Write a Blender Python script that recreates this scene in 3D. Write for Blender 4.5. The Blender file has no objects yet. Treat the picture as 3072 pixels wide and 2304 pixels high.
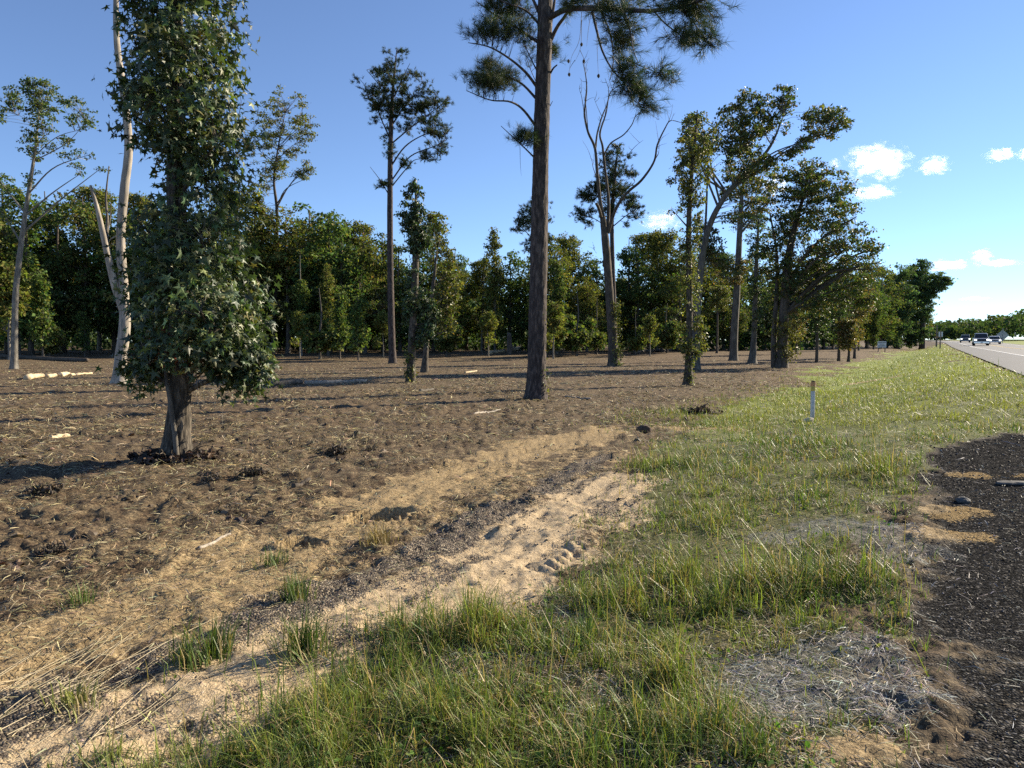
import bpy, math, random
import numpy as np
from mathutils import Vector
R = math.radians
rng = np.random.default_rng(7)
random.seed(7)
SC = bpy.context.scene
COL = SC.collection

# ------------------------------------------------------------------ camera, sky, sun, exposure
EYE = 1.6
PITCH = R(3.166)
cd = bpy.data.cameras.new('camera'); cam = bpy.data.objects.new('camera', cd); COL.objects.link(cam)
cam.location = (0, 0, EYE); cam.rotation_euler = (R(90) - PITCH, 0, 0)
cd.sensor_width = 36; cd.lens = 36 * 2277 / 3072; cd.clip_start = 0.05; cd.clip_end = 12000
SC.camera = cam
SUN_AZ, SUN_EL = R(61), R(26)          # clockwise from the view direction (+Y), height above the horizon
wd = bpy.data.worlds.new('World'); SC.world = wd; wd.use_nodes = True
wn = wd.node_tree.nodes; wl = wd.node_tree.links
bg = wn['Background']; sky = wn.new('ShaderNodeTexSky'); sky.sky_type = 'NISHITA'
sky.sun_disc = False; sky.sun_elevation = SUN_EL; sky.sun_rotation = SUN_AZ
sky.altitude = 0; sky.air_density = 0.8; sky.dust_density = 0.0; sky.ozone_density = 7.0
hs = wn.new('ShaderNodeHueSaturation'); hs.inputs['Saturation'].default_value = .90; wl.new(sky.outputs[0], hs.inputs['Color']); wl.new(hs.outputs[0], bg.inputs[0]); bg.inputs[1].default_value = 0.084
sl = bpy.data.lights.new('sun', 'SUN'); sun = bpy.data.objects.new('sun', sl); COL.objects.link(sun)
sl.energy = 5.0; sl.angle = R(0.55); sl.color = (1.0, 0.87, 0.66)
SDIR = Vector((math.sin(SUN_AZ) * math.cos(SUN_EL), math.cos(SUN_AZ) * math.cos(SUN_EL), math.sin(SUN_EL)))
sun.rotation_euler = SDIR.to_track_quat('Z', 'Y').to_euler(); sun.location = (60, 50, 40)
SC.view_settings.view_transform = 'Standard'; SC.view_settings.look = 'None'
SC.view_settings.exposure = 1.18; SC.view_settings.gamma = 1.0; SC.view_settings.use_curve_mapping = False
cy = SC.cycles
cy.max_bounces = 6; cy.diffuse_bounces = 3; cy.glossy_bounces = 2; cy.transmission_bounces = 3
cy.transparent_max_bounces = 4; cy.volume_bounces = 3; cy.use_denoising = False; cy.denoiser = 'OPENIMAGEDENOISE'; cy.denoising_input_passes = 'RGB_ALBEDO_NORMAL'; cy.denoising_prefilter = 'ACCURATE'
cy.caustics_reflective = False; cy.caustics_refractive = False
cy.sample_clamp_indirect = 6.0

# ------------------------------------------------------------------ numeric helpers
def _hash(ix, iy, seed):
    h = (ix.astype(np.int64) * 374761393 + iy.astype(np.int64) * 668265263 + seed * 982451653) & 0xFFFFFFFF
    h = ((h ^ (h >> 13)) * 1274126177) & 0xFFFFFFFF
    h = h ^ (h >> 16)
    return (h & 0xFFFFFF) / float(0xFFFFFF)
def vn(x, y, seed=0):
    x = np.asarray(x, float); y = np.asarray(y, float)
    ix = np.floor(x); iy = np.floor(y); fx = x - ix; fy = y - iy
    fx = fx * fx * (3 - 2 * fx); fy = fy * fy * (3 - 2 * fy)
    a = _hash(ix, iy, seed); b = _hash(ix + 1, iy, seed); c = _hash(ix, iy + 1, seed); d = _hash(ix + 1, iy + 1, seed)
    return (a * (1 - fx) + b * fx) * (1 - fy) + (c * (1 - fx) + d * fx) * fy
def fbm(x, y, seed=0, o=4):
    s = 0; a = .5; t = 0
    for k in range(o):
        s = s + a * vn(x * 2 ** k + 17.3 * k, y * 2 ** k - 9.1 * k, seed + k); t += a; a *= .55
    return s / t
def sst(a, b, x):
    t = np.clip((np.asarray(x, float) - a) / (b - a), 0, 1); return t * t * (3 - 2 * t)
def nrm(v):
    return v / np.maximum(np.linalg.norm(v, axis=-1, keepdims=True), 1e-9)
def spline(pts, n):
    p = np.array(pts, float)
    if len(p) == 2: p = np.array([p[0], (p[0] + p[1]) / 2, p[1]])
    q = np.vstack([2 * p[0] - p[1], p, 2 * p[-1] - p[-2]]); m = len(p) - 1
    t = np.linspace(0, m, n); i = np.minimum(t.astype(int), m - 1); f = (t - i)[:, None]
    a, b, c, d = q[i], q[i + 1], q[i + 2], q[i + 3]
    return .5 * ((2 * b) + (c - a) * f + (2 * a - 5 * b + 4 * c - d) * f * f + (3 * b - a - 3 * c + d) * f ** 3)

# ------------------------------------------------------------------ terrain
PHI = math.atan(.556); CP, SP = math.cos(PHI), math.sin(PHI); RA = 2.4
def road_sL(x, y):
    s = (x - RA) * SP + y * CP
    L = -((x - RA) * CP - y * SP)
    L = L - np.clip(s - 190, 0, None) ** 2 / 1500.0
    return s, L
def road_z(s):
    return .70 * sst(-2, 21, s) + .0018 * np.clip(s - 20, 0, None) + .005 * np.clip(s - 120, 0, 300)
def apron_w(s):
    return .15 + 1.9 * (1 - sst(9.0, 12.5, s))
def hgt(x, y):
    x = np.asarray(x, float); y = np.asarray(y, float)
    s, L = road_sL(x, y)
    w = apron_w(s)
    zr = road_z(s)
    bl = 1 - sst(w, w + 5.2, L)
    z = zr * bl
    field = .6 * sst(52, 96, y) * sst(-2, 10, L) + .0
    far = 0.9 * sst(110, 260, y) * sst(3, 25, L)
    right = -.25 * sst(1.0, 5.0, -L - 10.9) * sst(5, 30, s) + .2 * sst(8, 60, -L - 10.9)
    z = z + (field + far) * (1 - bl) + right
    z = z - .12 * np.exp(-((L - w - 6.0) / 1.6) ** 2) * sst(14, 30, s)
    z = z + .10 * (fbm(x / 9.0, y / 9.0, 3, 3) - .5) * sst(2.0, 9, np.hypot(x, y)) * sst(w + 1, w + 5, L)
    return z
# pixel (of the 3072 x 2304 photograph) to a world point
def ray(u, v):
    x = (u - 1536) / 2277.0; y = -(v - 1152) / 2277.0
    return np.array([x, math.cos(PITCH) + y * math.sin(PITCH), -math.sin(PITCH) + y * math.cos(PITCH)])
def W(u, v, d):
    r = ray(u, v); return np.array([0, 0, EYE]) + r * (d / r[1])
def G(u, v):
    r = ray(u, v); r = r / r[1]
    ds = np.geomspace(1.2, 600, 1500); pz = EYE + r[2] * ds
    hz = hgt(r[0] * ds, ds); k = np.nonzero(pz <= hz)[0]
    d = ds[k[0]] if len(k) else 600.0
    return np.array([r[0] * d, d, float(hgt(r[0] * d, d))])
def base_at(u, d):
    x = (u - 1536) / 2277.0 * d
    return np.array([x, d, float(hgt(x, d))])

# ------------------------------------------------------------------ mesh helpers
def mk(name, V, F, mat, parent=None, col=None, smooth=False, attrs=None, kind=None, mesh_only=False):
    me = bpy.data.meshes.new(name)
    V = np.ascontiguousarray(V, dtype=np.float32)
    Fs = F if isinstance(F, (list, tuple)) else [F]
    Fs = [np.asarray(f, dtype=np.int32) for f in Fs if len(f)]
    loops = np.concatenate([f.ravel() for f in Fs]); tot = np.concatenate([np.full(len(f), f.shape[1], np.int32) for f in Fs])
    st = np.concatenate([[0], np.cumsum(tot)[:-1]]).astype(np.int32)
    me.vertices.add(len(V)); me.vertices.foreach_set('co', V.ravel())
    me.loops.add(len(loops)); me.loops.foreach_set('vertex_index', loops.astype(np.int32))
    me.polygons.add(len(tot)); me.polygons.foreach_set('loop_start', st); me.polygons.foreach_set('loop_total', tot)
    me.polygons.foreach_set('use_smooth', np.full(len(tot), bool(smooth)))
    for nm, a in ([('col', col)] if col is not None else []) + list((attrs or {}).items()):
        a = np.asarray(a, np.float32)
        if a.shape[1] == 3: a = np.hstack([a, np.ones((len(a), 1), np.float32)])
        at = me.attributes.new(nm, 'FLOAT_COLOR', 'POINT'); at.data.foreach_set('color', np.ascontiguousarray(a).ravel())
    me.update(calc_edges=True); me.validate(verbose=False)
    if mat: me.materials.append(mat)
    if mesh_only: return me
    o = bpy.data.objects.new(name, me); COL.objects.link(o)
    if parent: o.parent = parent
    if kind: o['kind'] = kind
    return o
def thing(name, loc, label, cat, group=None, rz=0):
    o = bpy.data.objects.new(name, None); COL.objects.link(o); o.location = tuple(loc); o.rotation_euler = (0, 0, rz)
    o.empty_display_size = .3
    return tag(o, label, cat, group)
def tag(o, label, cat, group=None):
    o['label'] = label; o['category'] = cat
    if group: o['group'] = group
    return o
def copy_tree(o, parent=None):
    c = o.copy(); COL.objects.link(c); c.parent = parent
    for ch in list(o.children): copy_tree(ch, c)
    return c
class MB:
    def __init__(s): s.V = []; s.F = {}; s.n = 0; s.C = []
    def add(s, V, F, col=None):
        F = np.asarray(F); s.F.setdefault(F.shape[1], []).append(F + s.n); s.V.append(np.asarray(V, float)); s.n += len(V)
        if col is not None: s.C.append(np.broadcast_to(np.asarray(col, float), (len(V), len(np.atleast_1d(col)) if np.ndim(col) == 1 else np.shape(col)[1])))
    def build(s, name, mat, parent=None, **k):
        if not s.V: return None
        return mk(name, np.vstack(s.V), [np.vstack(f) for f in s.F.values()], mat, parent, col=np.vstack(s.C) if s.C else None, **k)
def tube(path, rad, sides=8, cap=True, wob=0, seed=0):
    p = np.asarray(path, float); n = len(p); rad = np.broadcast_to(np.asarray(rad, float), (n,))
    t = nrm(np.gradient(p, axis=0)); ref = np.array([1., 0, 0]) if abs(t[0, 0]) < .8 else np.array([0, 1., 0])
    a = nrm(np.cross(t, ref)); b = np.cross(t, a)
    th = np.linspace(0, 2 * np.pi, sides, endpoint=False)
    rr = rad[:, None] * np.ones((1, sides))
    if wob:
        zz = np.cumsum(np.r_[0, np.linalg.norm(np.diff(p, axis=0), axis=1)])
        rr = rr * (1 + wob * (fbm(zz[:, None] * 1.6 + seed, np.cos(th)[None] * 1.3 + np.sin(th)[None] * 2.1, seed, 3) - .5) * 2)
    V = p[:, None] + rr[..., None] * (np.cos(th)[None, :, None] * a[:, None] + np.sin(th)[None, :, None] * b[:, None])
    V = V.reshape(-1, 3); i = np.arange(n - 1)[:, None] * sides; j = np.arange(sides)[None]; k = (j + 1) % sides
    F = np.stack([i + j, i + k, i + sides + k, i + sides + j], -1).reshape(-1, 4)
    if cap:
        V = np.vstack([V, p[-1:] + t[-1:] * rad[-1] * .3]); c = len(V) - 1
        e = (n - 1) * sides; jj = np.arange(sides)
        F = np.vstack([F, np.stack([e + jj, e + (jj + 1) % sides, np.full(sides, c), np.full(sides, c)], -1)])
    return V, F
def tube_fix(VF):           # degenerate cap quads become triangles
    V, F = VF; tri = F[:, 2] == F[:, 3]
    return V, F[~tri], F[tri][:, :3]
def add_tube(mb, *a, **k):
    col = k.pop('col', None)
    V, Q, T = tube_fix(tube(*a, **k)); o = mb.n; mb.add(V, Q, col)
    if len(T): mb.F.setdefault(3, []).append(T + o)
def box_vf(c, s, rz=0):
    c = np.array(c, float); h = np.array(s, float) / 2
    V = np.array([[x, y, z] for x in (-1, 1) for y in (-1, 1) for z in (-1, 1)], float) * h
    if rz: V = V @ np.array([[math.cos(rz), math.sin(rz), 0], [-math.sin(rz), math.cos(rz), 0], [0, 0, 1]])
    return V + c, np.array([[0, 1, 3, 2], [4, 6, 7, 5], [0, 4, 5, 1], [2, 3, 7, 6], [0, 2, 6, 4], [1, 5, 7, 3]])
def prism(poly, y0, y1):     # polygon in (x,z) extruded along y
    p = np.array(poly, float); n = len(p)
    V = np.vstack([np.c_[p[:, 0], np.full(n, y0), p[:, 1]], np.c_[p[:, 0], np.full(n, y1), p[:, 1]]])
    i = np.arange(n); j = (i + 1) % n
    return V, np.stack([i, j, n + j, n + i], 1), [list(range(n - 1, -1, -1)), list(range(n, 2 * n))]
def frames(n, normal, axis):
    """rotation matrices with columns (side, axis, normal)"""
    nn = nrm(normal); a = axis - (axis * nn).sum(1, keepdims=True) * nn; a = nrm(a); s = np.cross(a, nn)
    return np.stack([s, a, nn], 2)
def scatter(mb, P, T, F, size, fr, col):
    n, k = len(P), len(T)
    V = P[:, None] + np.einsum('kj,nij->nki', T, fr) * np.reshape(size, (-1, 1, 1))
    FF = (np.asarray(F)[None] + (np.arange(n) * k)[:, None, None]).reshape(-1, np.shape(F)[1])
    mb.add(V.reshape(-1, 3), FF, np.repeat(col, k, 0))
def rnd(n, k=3): return rng.normal(size=(n, k))

# leaf outlines (length axis +y, starting at the stalk)
DIAM = (np.array([[0, 0, 0], [.36, .45, .05], [0, 1, -.1], [-.36, .45, .05]]), np.array([[0, 1, 2], [0, 2, 3]]))
OVAL = (np.array([[0, 0, 0], [.3, .3, .06], [.26, .7, .04], [0, 1, -.08], [-.26, .7, .04], [-.3, .3, .06]]), np.array([[0, 1, 2], [0, 2, 3], [0, 3, 4], [0, 4, 5]]))
_a = np.radians([-90, -42, -8, 22, 50, 90, 130, 158, 188, 222])
_r = np.array([.05, .42, .2, .5, .22, .62, .22, .5, .2, .42])
STAR = (np.vstack([[[0, .38, .03]], np.c_[_r * np.cos(_a), .38 + _r * np.sin(_a), -.10 * _r / .6]]),
        np.array([[0, 1 + i, 1 + (i + 1) % 10] for i in range(10)]))
def tuft(nn, wid, spread, seed):
    r = np.random.default_rng(seed); V = []; F = []
    for i in range(nn):
        d = r.normal(size=3) * spread; d[1] = abs(d[1]) * .6 + .55; d /= np.linalg.norm(d); s = np.cross(d, r.normal(size=3)); s /= np.linalg.norm(s)
        b = np.array([0, r.uniform(-.45, .25), 0]); l = r.uniform(.75, 1.05); k = len(V)
        V += [b - s * wid * .5, b + s * wid * .5, b + d * l + np.array([0, 0, -.12])]; F.append([k, k + 1, k + 2])
    return np.array(V), np.array(F)

# ------------------------------------------------------------------ materials
def mat(name):
    m = bpy.data.materials.new(name); m.use_nodes = True; nt = m.node_tree; nt.nodes.clear()
    o = nt.nodes.new('ShaderNodeOutputMaterial')
    return m, nt, nt.nodes, nt.links, o
def N(nt, t, **k):
    n = nt.nodes.new(t)
    for a, v in k.items():
        if hasattr(n, a): setattr(n, a, v)
        else: n.inputs[a].default_value = v
    return n
def ramp(nt, fac, stops, interp='LINEAR'):
    n = nt.nodes.new('ShaderNodeValToRGB'); nt.links.new(fac, n.inputs[0]); e = n.color_ramp.elements; n.color_ramp.interpolation = interp
    while len(e) > 1: e.remove(e[-1])
    e[0].position = stops[0][0]; e[0].color = (*stops[0][1], 1)
    for p, c in stops[1:]:
        x = e.new(p); x.color = (*c, 1)
    return n.outputs[0]
def mix(nt, fac, a, b, mode='MIX'):
    n = nt.nodes.new('ShaderNodeMix'); n.data_type = 'RGBA'; n.blend_type = mode
    for s, v in ((n.inputs[0], fac), (n.inputs[6], a), (n.inputs[7], b)):
        if isinstance(v, (int, float)): s.default_value = v
        elif isinstance(v, (tuple, list)): s.default_value = (*v, 1)
        else: nt.links.new(v, s)
    return n.outputs[2]
def mth(nt, op, a, b=None, c=None, clamp=False):
    n = nt.nodes.new('ShaderNodeMath'); n.operation = op; n.use_clamp = clamp
    for i, v in enumerate((a, b, c)):
        if v is None: continue
        if isinstance(v, (int, float)): n.inputs[i].default_value = v
        else: nt.links.new(v, n.inputs[i])
    return n.outputs[0]
def noise(nt, vec, scale, detail=4, rough=.55, out=0):
    n = N(nt, 'ShaderNodeTexNoise'); n.inputs['Scale'].default_value = scale; n.inputs['Detail'].default_value = detail; n.inputs['Roughness'].default_value = rough
    if vec is not None: nt.links.new(vec, n.inputs['Vector'])
    return n.outputs[out]
def plain(name, c, rough=.6, metal=0.0, var=.12, scale=8, spec=.5):
    m, nt, nd, lk, o = mat(name); b = N(nt, 'ShaderNodeBsdfPrincipled')
    tc = N(nt, 'ShaderNodeTexCoord'); f = noise(nt, tc.outputs['Object'], scale)
    c0 = tuple(x * (1 - var) for x in c); c1 = tuple(min(1, x * (1 + var)) for x in c)
    lk.new(ramp(nt, f, [(.3, c0), (.7, c1)]), b.inputs['Base Color'])
    b.inputs['Roughness'].default_value = rough; b.inputs['Metallic'].default_value = metal; b.inputs['Specular IOR Level'].default_value = spec
    lk.new(b.outputs[0], o.inputs[0]); return m
def leafmat(name, rough=.45, spec=.5, trans=.35, tint=(1.25, 1.35, .55)):
    m, nt, nd, lk, o = mat(name); at = N(nt, 'ShaderNodeAttribute'); at.attribute_name = 'col'
    b = N(nt, 'ShaderNodeBsdfPrincipled'); lk.new(at.outputs['Color'], b.inputs['Base Color'])
    b.inputs['Roughness'].default_value = rough; b.inputs['Specular IOR Level'].default_value = spec
    t = N(nt, 'ShaderNodeBsdfTranslucent'); lk.new(mix(nt, 1.0, at.outputs['Color'], tint, 'MULTIPLY'), t.inputs[0])
    ms = N(nt, 'ShaderNodeMixShader'); ms.inputs[0].default_value = trans
    lk.new(b.outputs[0], ms.inputs[1]); lk.new(t.outputs[0], ms.inputs[2]); lk.new(ms.outputs[0], o.inputs[0]); return m
def barkmat(name, cols, sc=(14, 14, 3), bump=.6, rough=.85):
    m, nt, nd, lk, o = mat(name); tc = N(nt, 'ShaderNodeTexCoord'); mp = N(nt, 'ShaderNodeMapping'); mp.inputs['Scale'].default_value = sc
    lk.new(tc.outputs['Object'], mp.inputs[0]); f = noise(nt, mp.outputs[0], 1.0, 6, .62); g = noise(nt, tc.outputs['Object'], .9, 3)
    c = ramp(nt, f, [(.28, cols[0]), (.5, cols[1]), (.72, cols[2])])
    c = mix(nt, .55, c, ramp(nt, g, [(.3, (.55, .55, .55)), (.7, (1.25, 1.2, 1.15))]), 'MULTIPLY')
    b = N(nt, 'ShaderNodeBsdfPrincipled'); lk.new(c, b.inputs['Base Color']); b.inputs['Roughness'].default_value = rough; b.inputs['Specular IOR Level'].default_value = .25
    bp = N(nt, 'ShaderNodeBump'); bp.inputs['Strength'].default_value = bump; bp.inputs['Distance'].default_value = .03; lk.new(f, bp.inputs['Height']); lk.new(bp.outputs[0], b.inputs['Normal'])
    lk.new(b.outputs[0], o.inputs[0]); return m
M = {}
M['leaf_gloss'] = leafmat('glossy_leaf', .48, .42, .25)
M['leaf'] = leafmat('leaf', .5, .4, .38)
M['leaf_far'] = leafmat('distant_leaf', .75, .12, .36)
M['needle'] = leafmat('needle', .55, .2, .2)
M['grass'] = leafmat('grass_blade', .5, .4, .32, (1.1, 1.2, .5))
M['straw'] = leafmat('straw', .6, .3, .12, (1, 1, .8))
M['bark_pine'] = barkmat('pine_bark', [(.02, .016, .015), (.058, .046, .042), (.17, .135, .115)], (15, 15, 4), .8)
M['bark_gum'] = barkmat('sweetgum_bark', [(.02, .017, .014), (.07, .059, .046), (.22, .185, .14)], (22, 22, 5), .7)
M['bark_grey'] = barkmat('grey_bark', [(.045, .04, .033), (.11, .098, .082), (.2, .18, .15)], (9, 9, 2), .5)
M['bark_dead'] = barkmat('dead_wood', [(.14, .12, .10), (.33, .29, .24), (.50, .45, .37)], (10, 10, 1.0), .4)
M['bark_dark'] = barkmat('dark_bark', [(.03, .025, .02), (.085, .07, .055), (.16, .13, .105)], (10, 10, 2.5), .6)
M['bark_smooth'] = barkmat('pale_smooth_bark', [(.09, .082, .07), (.2, .185, .155), (.34, .315, .26)], (7, 7, 3), .3)
M['wood_fresh'] = barkmat('peeled_wood', [(.28, .2, .11), (.55, .44, .28), (.7, .6, .42)], (6, 6, 6), .4)

# ------------------------------------------------------------------ ground regions (photo pixels traced onto the terrain)
def gpoly(pts): return np.array([G(u, v)[:2] for u, v in pts])
K = 3072 / 2212.0
def inside(poly, x, y):
    c = np.zeros(x.shape, bool); n = len(poly)
    for i in range(n):
        x0, y0 = poly[i]; x1, y1 = poly[(i + 1) % n]
        if y0 == y1: continue
        t = ((y0 > y) != (y1 > y)) & (x < (x1 - x0) * (y - y0) / (y1 - y0) + x0); c ^= t
    return c
def seg_dist(line, x, y):
    """distance to a polyline, length along it, signed side offset"""
    best = np.full(x.shape, 1e9); al = np.zeros(x.shape); sd = np.zeros(x.shape); acc = 0
    for (x0, y0), (x1, y1) in zip(line[:-1], line[1:]):
        dx, dy = x1 - x0, y1 - y0; l = math.hypot(dx, dy)
        t = np.clip(((x - x0) * dx + (y - y0) * dy) / l ** 2, 0, 1); d = np.hypot(x - x0 - t * dx, y - y0 - t * dy)
        m = d < best; best = np.where(m, d, best); al = np.where(m, acc + t * l, al)
        sd = np.where(m, ((x - x0) * dy - (y - y0) * dx) / l, sd); acc += l
    return best, al, sd
def poly_sd(poly, x, y):
    d, _, _ = seg_dist(np.vstack([poly, poly[:1]]), x, y)
    return np.where(inside(poly, x, y), d, -d)
GRASS = gpoly([(120, 2500), (380, 2240), (830, 2030), (1150, 1870), (1500, 1800), (1750, 1740), (1870, 1600), (1905, 1480), (1930, 1385), (2090, 1275),
               (2290, 1185), (2420, 1140), (2520, 1100), (2600, 1078), (2700, 1056), (2780, 1046)])
GRASS = np.vstack([GRASS, [[96.5, 170], [47.8, 82], [14.0, 21], [8.6, 11], [6.0, 9.4], [3.7, 7.0], [2.4, 5.0], [1.5, 3.4], [.9, 2.0], [.3, 1.0], [-1, 1.2]]])
PALE = gpoly([(-150, 2450), (80, 2280), (620, 2040), (1110, 1850), (1450, 1705), (1660, 1585), (1850, 1440)])
TAN = gpoly([(-200, 2030), (0, 1940), (480, 1790), (970, 1600), (1320, 1445), (1700, 1320), (1830, 1290)])
GRAV = gpoly([(-200, 2260), (0, 2170), (400, 2010), (780, 1850), (1250, 1655), (1530, 1510), (1720, 1415), (1800, 1370)])
def blob(u, v, rx, ry): g = G(u, v); return (g[0], g[1], rx, ry)
RUTS = [(1140, 1545, .30, .24, .30), (905, 1625, .19, .17, .22)]
RUTS = [(*G(u, v)[:2], a, b, dp) for u, v, a, b, dp in RUTS]
SANDY = [blob(2850, 1530, .30, .26), (blob(2850, 1605, .28, .14)), blob(2925, 1425, .2, .14), blob(2490, 2235, .13, .12), blob(2640, 2255, .10, .14), blob(2100, 1285, 1.0, .5), blob(2620, 1140, 1.7, .9), blob(3060, 1425, .22, .13)]
GREY = [blob(2320, 2060, .55, .27), blob(2500, 1960, .45, .25), blob(2500, 1590, .7, .3), blob(2690, 1640, .5, .4), blob(2600, 2090, .3, .2)]
def blobs(bl, x, y, seed=5):
    m = np.zeros(x.shape)
    for i, (a, b, rx, ry) in enumerate(bl):
        q = np.hypot((x - a) / rx, (y - b) / ry) + 2.2 * (fbm(x * 3.4 + i, y * 3.4, seed, 4) - .5)
        m = np.maximum(m, 1 - sst(.45, 1.25, q))
    return m
def masks(x, y):
    s, L = road_sL(x, y); n = fbm(x * 1.7, y * 1.7, 11, 4) - .5; n2 = fbm(x * .5, y * .5, 21, 3) - .5
    far = sst(15, 45, np.hypot(x, y))
    g = sst(-.6 - 2 * far, .5 + 2 * far, poly_sd(GRASS, x, y) + n * (1.1 + 3 * far) + n2 * (.6 + 6 * far))
    ap = sst(-.12, .12, apron_w(s) - L + n * .9 + .5 * (fbm(x * 7, y * 7, 23, 3) - .5)) * (1 - sst(12.0, 13.5, s))
    ap = ap * sst(-.05, .1, L + .2)
    dp, sp, op = seg_dist(PALE, x, y); dt, stt, ot = seg_dist(TAN, x, y); dg, sg, og = seg_dist(GRAV, x, y)
    pale = 1 - sst(.18, .85, dp + n * 1.3); tan = 1 - sst(.15, 1.0, dt + n * 1.5); bank = (1 - sst(.5, 1.3, np.minimum(dp, np.minimum(dt, dg)) + n * 1.6)) * .46; tan = np.maximum(tan, bank); grv = 1 - sst(.04, .30, dg + n * .6)
    endp = 1 - sst(7.0, 9.5, sp); pale *= 1 - sst(.8, 1.0, sp / 9.6)
    spk = .45 * fbm(x * 4.5, y * 4.5, 141, 4) + .55 * fbm(sp * 1.3, op * 7.5, 143, 3); grv = np.maximum(grv, pale * sst(.47, .60, spk - .02) * .6); grv = np.maximum(grv, tan * sst(.54, .64, spk) * .35)
    sand = blobs(SANDY, x, y); grey = blobs(GREY, x, y, 9)
    g = g * sst(-.1, .25, L); g = np.maximum(g, sst(10.9, 11.6, -L))
    g = g * (1 - .8 * pale * sst(.2, .6, 1 - dp)) * (1 - ap)
    return dict(grass=g, apron=ap, pale=pale, tan=tan, grav=grv, sand=sand, grey=grey, L=L, s=s, sp=sp, st=stt, ot=ot, op=op, dt=dt, dp=dp)
def micro(x, y, k):
    r = np.hypot(x, y); nr = 1 - sst(14, 40, r)
    rough = fbm(x * 3.1, y * 3.1, 31, 4) - .5; fine = fbm(x * 11, y * 11, 41, 3) - .5
    clod = np.abs(fbm(x * 1.9, y * 1.9, 51, 4) - .5)
    field = (1 - k['grass']) * (1 - k['apron']) * (1 - .6 * np.maximum(k['pale'], k['tan']))
    cl2 = sst(.52, .68, fbm(x * 2.3, y * 2.3, 55, 3)); z = field * (.11 * rough + .10 * (clod - .1) + .075 * fine + .07 * cl2 * (fbm(x * 6, y * 6, 57, 2))) * (.45 + .55 * nr)
    rdg = k['pale'] * (fbm(k['sp'] * .5, k['op'] * 9, 181, 2) - .5) + k['tan'] * (fbm(k['st'] * .5, k['ot'] * 9, 183, 2) - .5)
    z = z + rdg * .05 * nr * (1 - k['grass']); z = z + (1 - field) * (.020 * rough + .016 * fine) * nr * (1 - .6 * k['apron'])
    z = z + k['grass'] * .05 * (fbm(x * 1.3, y * 1.3, 61, 3) - .5)
    # tyre tread on the tan track: two lugged ribbons
    for off in (-.22, .24):
        q = k['ot'] - off; w = 1 - sst(.10, .15, np.abs(q))
        ph = (k['st'] * 9.0 + np.abs(q) * 7.0) % 1.0
        z = z + w * k['tan'] * nr * sst(4.5, 7, k['st']) * (-.014 + .020 * sst(.3, .5, ph) * (1 - sst(.8, 1, ph)) * sst(.35, .6, fbm(x * 1.1, y * 1.1, 151, 2)))
    q = k['op'] - .35; w = 1 - sst(.10, .16, np.abs(q)); ph = (k['sp'] * 7.5 + np.abs(q) * 5) % 1.0
    z = z + w * k['pale'] * nr * (-.012 + .026 * sst(.3, .5, ph) * (1 - sst(.8, 1, ph)) * sst(.48, .62, fbm(x * .9, y * .9, 153, 2)))
    for a, b, rx, ry, dp in RUTS:
        qx = (x - a) / rx; qy = (y - b) / ry
        lug = .13 * np.sign(np.sin(qx * 24 + qy * 3)) * (qy < -.15)
        q = np.hypot(qx, qy) + lug
        z = z - dp * (1 - sst(.84, 1.0, q)) + .018 * np.exp(-((q - 1.15) / .18) ** 2)
    z = z + .012 * k['sand'] * (1 - k['grass'])
    return z - .02
def ztop(x, y):
    x = np.asarray(x, float); y = np.asarray(y, float); return hgt(x, y) + micro(x, y, masks(x, y))

# ground grid: rings about the place the photographer stands, finer close by
rr = [1.3]
while rr[-1] < 9: rr.append(rr[-1] * 1.0065)
while rr[-1] < 160: rr.append(rr[-1] * 1.0165)
while rr[-1] < 4500: rr.append(rr[-1] * 1.09)
rr = np.array(rr)
th = np.r_[np.linspace(-180, -46, 46), np.linspace(-44, -37, 15), np.linspace(-36.8, 36.8, 500), np.linspace(37, 44, 15), np.linspace(46, 180, 46)[:-1]]
th = np.radians(th); nr_, nt_ = len(rr), len(th)
GX = (rr[:, None] * np.sin(th)[None]).ravel(); GY = (rr[:, None] * np.cos(th)[None]).ravel()
KM = masks(GX, GY); GZ = hgt(GX, GY) + micro(GX, GY, KM)
under = (KM['L'] < .05) & (KM['L'] > -10.8) & (KM['s'] > -60)
GZ = np.where(under, GZ - .06, GZ)
GV = np.c_[GX, GY, GZ]
i = np.arange(nr_ - 1)[:, None] * nt_; j = np.arange(nt_)[None]; k2 = (j + 1) % nt_
GF = np.stack([i + j, i + nt_ + j, i + nt_ + k2, i + k2], -1).reshape(-1, 4)
GF = GF[:, ::-1]
redd = np.clip(.5 + 1.6 * (fbm(GX * .12, GY * .12, 71, 3) - .5) + .5 * sst(2, 14, GX) * sst(18, 40, GY), 0, 1)
A1 = np.c_[KM['pale'], KM['tan'], KM['grav'], KM['apron']]
A2 = np.c_[KM['grass'], KM['grey'], KM['sand'], redd]

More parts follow.
